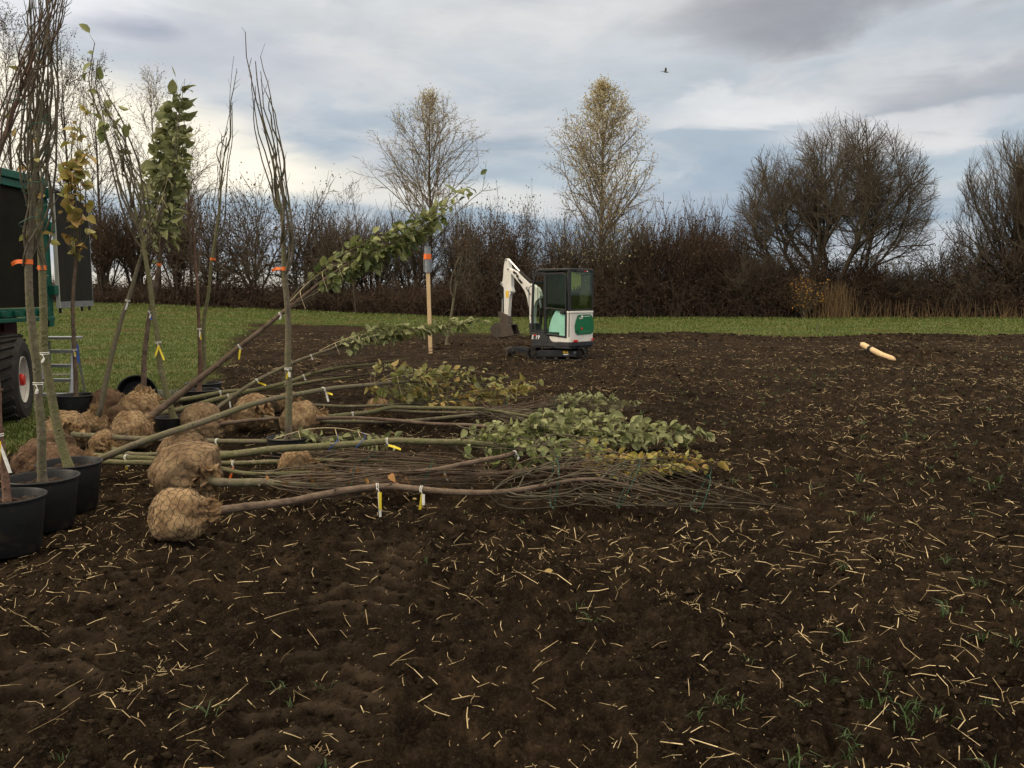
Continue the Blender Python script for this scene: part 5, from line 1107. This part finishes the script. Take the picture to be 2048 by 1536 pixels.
# door: frame, middle bar, two panes
dl = HW + .012
dpts = [(-.53, .60), (.13, .655), (.13, 1.28), (.13, 2.2), (-.44, 2.2), (-.51, 2.16), (-.53, 2.08), (-.53, .60)]
mb = MB(); bar(mb, dpts, .045, dl - .02, dl + .015); bar(mb, [(-.53, 1.28), (.13, 1.33)], .04, dl - .018, dl + .013); door = mb.build('cab_door', 'frame_black', ex, EXC, bevel=.005)
mb = MB(); mb.prism([(-.52, 1.30), (.12, 1.34), (.12, 2.19), (-.44, 2.19), (-.51, 2.15)], dl - .006, dl, fn=fs); mb.build('door_pane', 'glass_green', door, EXC)
mb = MB(); mb.prism([(-.52, .62), (.12, .67), (.12, 1.31), (-.52, 1.27)], dl - .006, dl, fn=fs); mb.build('door_pane', 'glass_mint', door, EXC)
mb = MB(); EB(mb, (.09, dl + .03, 1.30), (.10, .03, .035)); EB(mb, (-.44, dl + .03, 1.22), (.14, .03, .08)); mb.build('door_handle', 'frame_black', door, EXC, bevel=.006)
mb = MB(); bar(mb, [(.18, .70), (FR - .06, .72), (FR - .055, 1.2), (FR - .09, 1.95), (FR - .13, 2.13), (FR - .21, 2.21), (.2, 2.23), (.18, 2.2), (.18, .7)], .04, HW - .0, HW + .018); bar(mb, [(.18, 1.32), (.18, 2.2)], .06, HW, HW + .02); mb.build('side_window_frame', 'frame_black', ex, EXC, bevel=.004)
mb = MB(); mb.prism([(-.57, 1.0), (FR - .05, 1.0), (FR - .07, 1.95), (.35, 2.25), (-.57, 2.25)], -HW + .02, -HW + .026, fn=fs); mb.build('side_pane', 'glass_clear', ex, EXC)
mb = MB(); mb.prism(rrect(-HW + .06, 1.30, HW - .06, 2.24, (.04, .04, .04, .04)), -.628, -.634, fn=fr_); mb.build('rear_pane', 'glass_smoke', ex, EXC)
mb = MB(); v = [W3(FR - .03, s_ * (HW - .06), z_) for s_, z_ in ((1, .76), (-1, .76))] + [W3(FR - .06, s_ * (HW - .06), z_) for s_, z_ in ((-1, 1.93), (1, 1.93))]; mb.add(v, [(0, 1, 2, 3)]); mb.build('front_pane', 'glass_clear', ex, EXC)
# pale sheet painted as sky reflection inside left half of rear window, ragged lower edge
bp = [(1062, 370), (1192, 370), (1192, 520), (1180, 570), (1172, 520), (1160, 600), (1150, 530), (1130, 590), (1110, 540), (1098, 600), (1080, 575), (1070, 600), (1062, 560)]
mb = MB(); mb.prism(rear(bp, -.60), -.60, -.596, fn=fr_); mb.build('window_reflection', 'pane_reflection', ex, EXC)
# interior
mb = MB(); mb.prism([(-.28, .72), (.14, .72), (.14, .98), (-.28, 1.02)], -.24, .24, fn=fs); EB(mb, (-.06, 0, 1.07), (.46, .48, .12)); bar(mb, [(-.27, 1.1), (-.36, 1.72)], .12, -.23, .23); mb.build('driver_seat', 'seat', ex, EXC, bevel=.03)
mb = MB(); mb.prism([(-.50, .70), (.09, .70), (.07, .82), (.02, .98), (-.05, 1.12), (-.14, 1.25), (-.22, 1.27), (-.24, 1.20), (-.50, 1.18)], .41, .455, fn=fs); mb.build('side_console', 'white_paint', ex, EXC, bevel=.02)
mb = MB()
for l, f_ in ((.12, .42), (-.12, .42), (.3, .15), (-.3, .15)): ET(mb, [(f_, l, .72), (f_ + .03, l, 1.02), (f_ + .01, l, 1.18)], .010, 6); ET(mb, [(f_ + .01, l, 1.16), (f_ + .01, l, 1.24)], .022, 8)
ET(mb, [(.5, .4, 2.1), (.5, .4, 1.5)], .008); mb.build('control_lever', 'rubber', ex, EXC)
mb = MB(); ET(mb, [(FR, HW - .02, 1.1), (FR + .08, HW - .01, 1.15), (FR + .09, HW - .01, 1.85), (FR - .02, HW - .02, 1.9)], .011, 6); mb.build('grab_rail', 'frame_black', ex, EXC)
# ------------- boom, arm, rams, bucket: outlines on the plane of the boom
BLn = -.02
def flat(name, poly, l, w_, mat, parent, bevel=.012):
    mb = MB(); mb.prism(side(poly, l), l - w_ / 2, l + w_ / 2, fn=fs); return mb.build(name, mat, parent, EXC, bevel=bevel)
boom = flat('boom', [(612, 1020), (598, 900), (592, 800), (575, 690), (545, 605), (500, 535), (400, 415), (352, 372), (338, 345), (345, 330), (372, 338), (440, 375), (520, 440), (600, 515), (650, 532), (690, 560), (716, 605), (728, 660), (722, 690), (700, 700), (672, 735), (655, 790), (648, 900), (655, 1020)], BLn, .13, 'white_paint', ex)
flat('boom_bracket', [(608, 980), (690, 980), (700, 1090), (620, 1110)], BLn, .24, 'dark_paint', ex)
ex_text('Bobcat', 536, 566, .095, 'side', BLn + .069, 'black_ink', 'lettering', boom, rot=-R(50), bold=.001)
mb = MB()
for q in ((405, 385), (440, 425), (470, 480), (487, 500)): p = inv_plane(*zf(*q), Vector((0, 1, 0)), BLn + .08); mb.tube([W3(p.x, p.y - .02, p.z), W3(p.x, p.y + .02, p.z)], .03, 10)
pp = [inv_plane(*zf(*q), Vector((0, 1, 0)), BLn + .09) for q in ((395, 360), (432, 405), (455, 470), (490, 505), (440, 440), (425, 380))]; mb.tube([W3(*p) for p in pp], .010, 6); mb.build('hydraulic_hose', 'rubber', boom, EXC)
arm = flat('dipper_arm', [(315, 225), (335, 218), (350, 235), (362, 320), (385, 400), (388, 560), (400, 605), (398, 622), (370, 650), (362, 690), (348, 915), (318, 915), (300, 850), (297, 570), (285, 548), (258, 525), (256, 512), (280, 490), (290, 420), (298, 300)], BLn, .12, 'white_paint', ex)
flat('maker_plate', [(305, 600), (338, 602), (336, 682), (308, 680)], BLn + .064, .006, 'yellow', arm, 0)
for q in ((325, 232), (350, 345), (272, 516), (388, 612)):
    p = inv_plane(*zf(*q), Vector((0, 1, 0)), BLn); mb = MB(); mb.tube([W3(p.x, BLn - .085, p.z), W3(p.x, BLn + .085, p.z)], .028, 12); mb.build('pivot_pin', 'galv', arm, EXC)
def ram(name, a, b, m_, r0_, r1_):
    pa, pb, pm_ = [inv_plane(*zf(*q), Vector((0, 1, 0)), BLn) for q in (a, b, m_)]
    mb = MB(); mb.tube([W3(*pm_), W3(*pb)], r1_, 14); o = mb.build(name, 'rubber', ex, EXC, smooth=False); mb = MB(); mb.tube([W3(*pa), W3(*pm_)], r0_, 12); mb.build('ram_rod', 'steel', o, EXC)
ram('arm_ram', (352, 240), (606, 500), (472, 372), .022, .040)
ram('bucket_ram', (262, 850), (275, 525), (266, 690), .018, .034)
ram('boom_ram', (705, 690), (715, 1000), (718, 800), .022, .042)
link = flat('bucket_linkage', [(228, 850), (262, 846), (300, 868), (345, 880), (362, 950), (372, 985), (330, 1000), (240, 990), (262, 930), (240, 900)], BLn, .15, 'muddy', ex, .006)
# bucket: curved shell, side plates and cutting edge, open towards the machine
bo = side([(236, 985), (205, 990), (180, 1015), (165, 1055), (172, 1100), (200, 1135), (232, 1145), (305, 1138)], BLn); mb = MB(); n = len(bo); v = [W3(a, BLn + s_ * .13, b) for s_ in (1, -1) for a, b in bo]; mb.add(v, [(i, i + 1, n + i + 1, n + i) for i in range(n - 1)])
bk = mb.build('bucket', 'muddy', ex, EXC); bk.modifiers.new('s', 'SOLIDIFY').thickness = .018
bs = side([(236, 985), (205, 990), (180, 1015), (165, 1055), (172, 1100), (200, 1135), (232, 1145), (305, 1138), (436, 1112), (402, 1000)], BLn)
for s_ in (1, -1): mb = MB(); mb.prism(bs, BLn + s_ * .13 - .012, BLn + s_ * .13 + .012, fn=fs); mb.build('bucket_side', 'muddy', bk, EXC, bevel=.004)
be = side([(300, 1132), (500, 1106), (503, 1114), (300, 1146)], BLn); mb = MB(); mb.prism(be, BLn - .15, BLn + .15, fn=fs); mb.build('cutting_edge', 'muddy', bk, EXC)
bt = side([(236, 978), (402, 992), (402, 1006), (236, 996)], BLn); mb = MB(); mb.prism(bt, BLn - .12, BLn + .12, fn=fs); mb.build('bucket_top', 'muddy', bk, EXC)

# ================================================================= TRAILER
TXn, TR0, TR1 = -6.33, 7.6, 11.5
tr = empty('farm_trailer', (TXn, 10, gz(TXn, 10))); tag(tr, 'dark farm trailer with green metal frame and open rear door at the left edge', 'trailer'); TO = tr.location
def TB(name, mat, boxes, parent=tr, bevel=.006):
    mb = MB()
    for (x0, x1, y0, y1, z0, z1) in boxes: mb.box(((x0 + x1) / 2, (y0 + y1) / 2, (z0 + z1) / 2), (x1 - x0, y1 - y0, z1 - z0))
    return mb.build(name, mat, parent, TO, bevel=bevel)
XW = -8.75; ZT = 3.22; ZB = 1.42
TB('side_sheet', 'tr_dark', [(TXn - .05, TXn - .01, TR0, TR1 - .1, ZB + .02, ZT - .15)])
TB('side_sheet', 'tr_dark', [(XW, XW + .04, TR0, TR1 - .1, ZB + .02, ZT - .15)])
TB('floor', 'tr_dark', [(XW + .05, TXn - .06, TR0, TR1 - .02, ZB - .06, ZB)])
mb = MB(); mb.prism([(TXn + .06, ZT - .16), (TXn + .06, ZT - .06), (-7.0, ZT + .05), (-7.54, ZT + .1), (-8.1, ZT + .05), (XW - .06, ZT - .06), (XW - .06, ZT - .16)], TR0 - .05, TR1 + .03); mb.build('roof', 'tr_green', tr, TO, bevel=.01)
TB('top_rail', 'tr_green', [(TXn - .06, TXn + .03, TR0, TR1, ZT - .26, ZT - .165)])
TB('corner_post', 'tr_green', [(TXn - .09, TXn + .035, TR1 - .1, TR1 + .02, ZB - .25, ZT - .165)])
TB('corner_post', 'tr_green', [(XW - .03, XW + .09, TR1 - .1, TR1 + .02, ZB - .05, ZT - .165)])
br = TB('bottom_rail', 'tr_green', [(TXn - .08, TXn + .06, TR0, TR1 - .11, ZB - .10, ZB + .01), (TXn + .02, TXn + .12, TR0, TR1 - .11, ZB - .16, ZB - .11)])
for i in range(12): TB('rail_cleat', 'tr_green', [(TXn + .062, TXn + .10, 8.0 + .28 * i, 8.1 + .28 * i, ZB - .08, ZB - .02)], br)
for z in (1.6, 2.45, 2.9): TB('hinge', 'tr_green', [(TXn + .036, TXn + .12, TR1 - .08, TR1 + .02, z, z + .13)])
TB('chassis', 'tr_red', [(TXn - .5, TXn - .38, TR0, TR1 - .15, ZB - .36, ZB - .08), (XW + .4, XW + .52, TR0, TR1 - .15, ZB - .36, ZB - .08), (XW + .3, TXn - .35, 8.2, 8.3, ZB - .3, ZB - .1), (XW + .3, TXn - .35, 11.0, 11.1, ZB - .3, ZB - .1), (XW + .4, TXn - .35, 10.2, 10.4, .5, .64), (TXn - .5, TXn - .38, 10.2, 10.4, .6, ZB - .3), (XW + .4, XW + .52, 10.2, 10.4, .6, ZB - .3)])
# open rear door panel, swung outwards and away
d0 = np.array([at(118, 600, 11.52).x, 11.52]); d1 = np.array([at(186, 600, 13.9).x, 13.9]); dn = unit(d1 - d0); dp = np.array([-dn[1], dn[0]])
def dbox(mb, s0, s1, z0a, z0b, z1a, z1b, t0, t1):
    v = [];
    for t in (t0, t1):
        for s_, z in ((s0, z0a), (s1, z0b), (s1, z1b), (s0, z1a)): q = d0 + dn * s_ + dp * t; v.append((q[0], q[1], z))
    mb.add(v, [(0, 1, 2, 3), (7, 6, 5, 4), (0, 4, 5, 1), (1, 5, 6, 2), (2, 6, 7, 3), (3, 7, 4, 0)])
LD_ = float(np.linalg.norm(d1 - d0)); zt0 = at(118, 372, 11.52).z; zt1 = at(186, 412, 13.9).z; zb = 1.42
mb = MB(); dbox(mb, 0.06, LD_ - .03, zb + .09, zb + .09, zt0 - .03, zt1 - .0, 0, .03); dr = mb.build('rear_door', 'tr_dark', tr, TO)
mb = MB(); dbox(mb, 0, .055, zb, zb, zt0, zt0 - .005, -.006, .036); mb.build('door_edge', 'tr_edge', dr, TO)
mb = MB(); dbox(mb, LD_ - .03, LD_, zb, zb, zt1, zt1, -.004, .034); dbox(mb, .061, LD_ - .031, zb, zb, zb + .088, zb + .088, -.004, .034); dbox(mb, .061, LD_ - .031, zt0 - .028, zt1 - .0, zt0 + .0, zt1 + .025, -.004, .034); mb.build('door_frame', 'galv', dr, TO)
mb = MB()
for s_ in (.1, .9, 1.6, 2.2): dbox(mb, s_, s_ + .05, zb - .07, zb - .07, zb - .002, zb - .002, 0, .03)
mb.build('door_bolt', 'rubber', dr, TO)
# wheels: fat flotation tyre, dusty rim, red hub
def t_wheel(xo, yc, sgn):
    r_ = .555; zc = r_ + gz(xo, yc) - .02; w_ = .46; mb = MB(); Mx = Matrix.Translation((xo - sgn * w_ / 2, yc, zc)) @ Matrix.Rotation(R(19), 4, 'Z') @ Matrix.Rotation(R(90) * sgn, 4, 'Y')
    prof = [(.285, w_ / 2 - .05), (.30, w_ / 2 - .012), (.36, w_ / 2 + .012), (.46, w_ / 2 + .012), (.52, w_ / 2 - .02), (.548, w_ / 2 - .07), (.555, 0), (.548, -w_ / 2 + .07), (.52, -w_ / 2 + .02), (.42, -w_ / 2 - .01), (.30, -w_ / 2 + .01), (.285, -w_ / 2 + .05)]
    mb.lathe(prof, 56, Mx)
    for k in range(26):
        a = k * 6.283 / 26
        for sd in (1, -1):
            m4 = Mx @ Matrix.Rotation(a + (0 if sd > 0 else .12), 4, 'Z'); c_ = m4 @ Vector((.56, 0, sd * .11)); rt = np.array((m4.to_3x3() @ Matrix.Rotation(R(24) * sd, 3, 'X'))); mb.box(tuple(c_), (.026, .05, .21), rt)
    wh = mb.build('wheel', 'rubber', tr, TO, smooth=False)
    mb = MB(); mb.lathe([(.286, w_ / 2 - .045), (.27, w_ / 2 - .05), (.262, w_ / 2 - .12), (.24, w_ / 2 - .15), (.20, w_ / 2 - .155), (.17, w_ / 2 - .13), (.12, w_ / 2 - .125), (.02, w_ / 2 - .125)], 48, Mx); mb.lathe([(.291, w_ / 2 - .04), (.291, w_ / 2 - .005), (.278, w_ / 2 - .002), (.276, w_ / 2 - .045)], 48, Mx); mb.build('rim', 'rim', wh, TO, smooth=True)
    mb = MB(); mb.lathe([(.075, w_ / 2 - .13), (.075, w_ / 2 - .02), (.065, w_ / 2 + .0), (.01, w_ / 2 + .0)], 20, Mx)
    for k in range(8): a = k * .785; mb.tube([Mx @ Vector((.115 * math.cos(a), .115 * math.sin(a), w_ / 2 - .13)), Mx @ Vector((.115 * math.cos(a), .115 * math.sin(a), w_ / 2 - .10))], .012, 6)
    mb.build('hub', 'red', wh, TO)
t_wheel(-6.07, 10.3, 1); t_wheel(XW + .0, 10.3, -1)

# ================================================================= STEPLADDER
LY = 12.6; lb = on_ground(112, 800); LY = lb.y if 9 < lb.y < 14 else 12.4
def lad():
    Y = 11.9; p = at(118, 700, Y); b = Vector((p.x, Y, gz(p.x, Y))); e = tag(empty('stepladder', b), 'old aluminium stepladder standing open on the grass beside the trailer wheel', 'stepladder'); top = at(118, 678, Y).z
    Y2 = Y + .62
    x = lambda px, py, y: at(px, py, y).x
    for a, t in ((78, 90), (140, 147)):
        mb = MB(); A = Vector((x(a, 780, Y - .12), Y - .12, gz(x(a, 780, Y), Y))); T_ = Vector((x(t, 678, Y + .12), Y + .12, top)); d = T_ - A
        mb.tube([A, T_], .028, 4); mb.build('side_rail', 'alu', e, b)
    for a, t in ((100, 98), (170, 152)):
        mb = MB(); A = Vector((x(a, 770, Y2), Y2, gz(x(a, 770, Y2), Y2))); T_ = Vector((x(t, 682, Y + .17), Y + .17, top - .04)); mb.tube([A, T_], .018, 4); mb.build('rear_leg', 'alu', e, b)
    for k in range(4):
        f = (k + .75) / 4.6; yy = Y - .12 + .24 * f; z = b.z + (top - b.z) * f; x0 = x(78, 780, Y - .12) * (1 - f) + x(90, 678, Y + .12) * f; x1 = x(140, 780, Y - .12) * (1 - f) + x(147, 678, Y + .12) * f
        mb = MB(); mb.box(((x0 + x1) / 2, yy + .03, z), (x1 - x0, .10, .022)); mb.box(((x0 + x1) / 2, yy - .015, z - .022), (x1 - x0, .006, .02)); mb.build('tread', 'alu', e, b)
    mb = MB(); mb.box((x(119, 678, Y + .12), Y + .16, top + .01), (.50, .26, .035)); mb.build('platform', 'alu', e, b, bevel=.006)
    mb = MB(); mb.box((x(149, 700, Y), Y + .06, top - .22), (.034, .05, .26)); mb.build('blue_sleeve', 'tag_blue', e, b)
    mb = MB(); mb.tube([(x(92, 740, Y2), Y2 - .12, b.z + .38), (x(160, 740, Y2), Y2 - .12, b.z + .38)], .010, 6); mb.tube([(x(95, 710, Y2), Y2 - .26, b.z + .75), (x(155, 710, Y2), Y2 - .26, b.z + .75)], .010, 6); mb.build('rear_brace', 'alu', e, b)
lad()
# ================================================================= STAKE WITH POST DRIVER
def stake():
    Y = 22.9; bx = at(861, 690, Y); b = Vector((bx.x, Y, gz(bx.x, Y))); e = tag(empty('wooden_stake', b), 'tall pale wooden stake with a grey metal cap and orange tape', 'stake')
    t1 = at(856, 545, Y); mb = MB(); mb.box(((b.x + t1.x) / 2, Y, (b.z + t1.z) / 2), (.098, .098, t1.z - b.z + .1), rot=np.array(Matrix.Rotation(math.atan2(t1.x - b.x, t1.z - b.z), 3, 'Y'))); mb.build('post', 'wood', e, b, bevel=.006)
    t0 = at(855, 495, Y); sl = MB(); sl.tube([(t1.x, Y, t1.z), (t0.x, Y, t0.z)], .088, 20); sl.tube([(t1.x - .10, Y - .02, t1.z + .02), (t0.x - .10, Y - .02, t1.z + .40)], .014, 6); sl.tube([(t1.x + .10, Y - .02, t1.z + .02), (t0.x + .10, Y - .02, t1.z + .40)], .014, 6); sl.box(((t0.x), Y, t0.z + .01), (.17, .17, .03))
    cap = sl.build('driver_cap', 'galv', e, b, smooth=False); a = at(855, 519, Y); c_ = at(855, 508, Y); mb = MB(); mb.tube([(a.x, Y, a.z), (c_.x, Y, c_.z)], .103, 20); mb.build('marking_tape', 'tape', cap, b)
stake()
def laid_post():
    A = at(1791, 728, 19.6); B = at(1723, 690, 20.5); A.z = max(A.z, gz(A.x, A.y) + .02); b = Vector(((A.x + B.x) / 2, (A.y + B.y) / 2, gz((A.x + B.x) / 2, (A.y + B.y) / 2))); d = B - A
    e = tag(empty('wooden_post', b), 'peeled pale wooden post with a dark strap, lying tilted at the right', 'post')
    P = [A, A + d * .05, A + d * .12, A + d * .4, A + d * .7, A + d * .95, B]; sag = [0, 0, 0, -.02, .0, .02, .02]; P = [p + Vector((0, 0, s)) for p, s in zip(P, sag)]
    mb = MB(); mb.tube(P, [.012, .045, .062, .066, .066, .068, .055], 16); mb.build('post', 'wood', e, b, smooth=True)
    mb = MB(); mb.tube([A + d * .70 + Vector((0, 0, -.004)), A + d * .78 + Vector((0, 0, .004))], .073, 14); mb.tube([A + d * .74 + Vector((0, -.05, .03)), A + d * .74 + Vector((-.06, -.08, -.18)), A + d * .74 + Vector((-.05, -.06, -.36))], .022, 6); mb.build('strap', 'rubber', e, b)
laid_post()
# short peg at the far field edge
p = on_ground(1634, 664); mb = MB(); mb.box((p.x, p.y, p.z + .16), (.045, .045, .40), rot=np.array(Matrix.Rotation(.12, 3, 'Y')), taper=.8); mb.box((p.x + .03, p.y, p.z + .34), (.06, .05, .03)); o = mb.build('marker_peg', 'bark_grey', None, p); o.location = p; tag(o, 'small dark marker peg at the far edge of the field, near the grass', 'peg')
# ================================================================= BIRD
def bird():
    c_ = at(1331, 144, 34); e = empty('bird', c_); e.scale = (.6,) * 3; tag(e, 'single grey and white bird flying high over the field', 'bird')
    b = MB(); ax = [(-.20, -.03, .03), (-.12, 0, .02), (0, 0, 0), (.10, 0, -.01), (.16, 0, .0), (.20, 0, -.01), (.23, 0, -.02)]
    b.tube([(c_.x + x, c_.y + y, c_.z + z) for x, y, z in ax], [.012, .03, .052, .045, .028, .024, .004], 10)
    for s_ in (1, -1):
        prof = [(.07, .02, .16), (.06, .15 * s_, .14), (.02, .28 * s_, .10), (-.08, .42 * s_, .02)]
        v = []; 
        for i, (x, y, chord) in enumerate(prof): zz = .02 + (.10 * i if i < 3 else .22) * (1 if s_ > 0 else .75); v += [(c_.x + x, c_.y + y, c_.z + zz), (c_.x + x - chord, c_.y + y, c_.z + zz - .01), (c_.x + x - chord * .3, c_.y + y, c_.z + zz - .018)]
        b.add(v, [f for i in range(3) for f in ((3 * i, 3 * i + 1, 3 * i + 4, 3 * i + 3), (3 * i, 3 * i + 3, 3 * i + 5, 3 * i + 2), (3 * i + 1, 3 * i + 2, 3 * i + 5, 3 * i + 4))])
    b.add([(c_.x - .18, c_.y - .03, c_.z + .03), (c_.x - .32, c_.y - .09, c_.z + .03), (c_.x - .34, c_.y, c_.z + .025), (c_.x - .32, c_.y + .05, c_.z + .03)], [(0, 1, 2, 3)])
    b.build('body', 'bird', e, c_)
bird()
print('objects', len(bpy.data.objects))
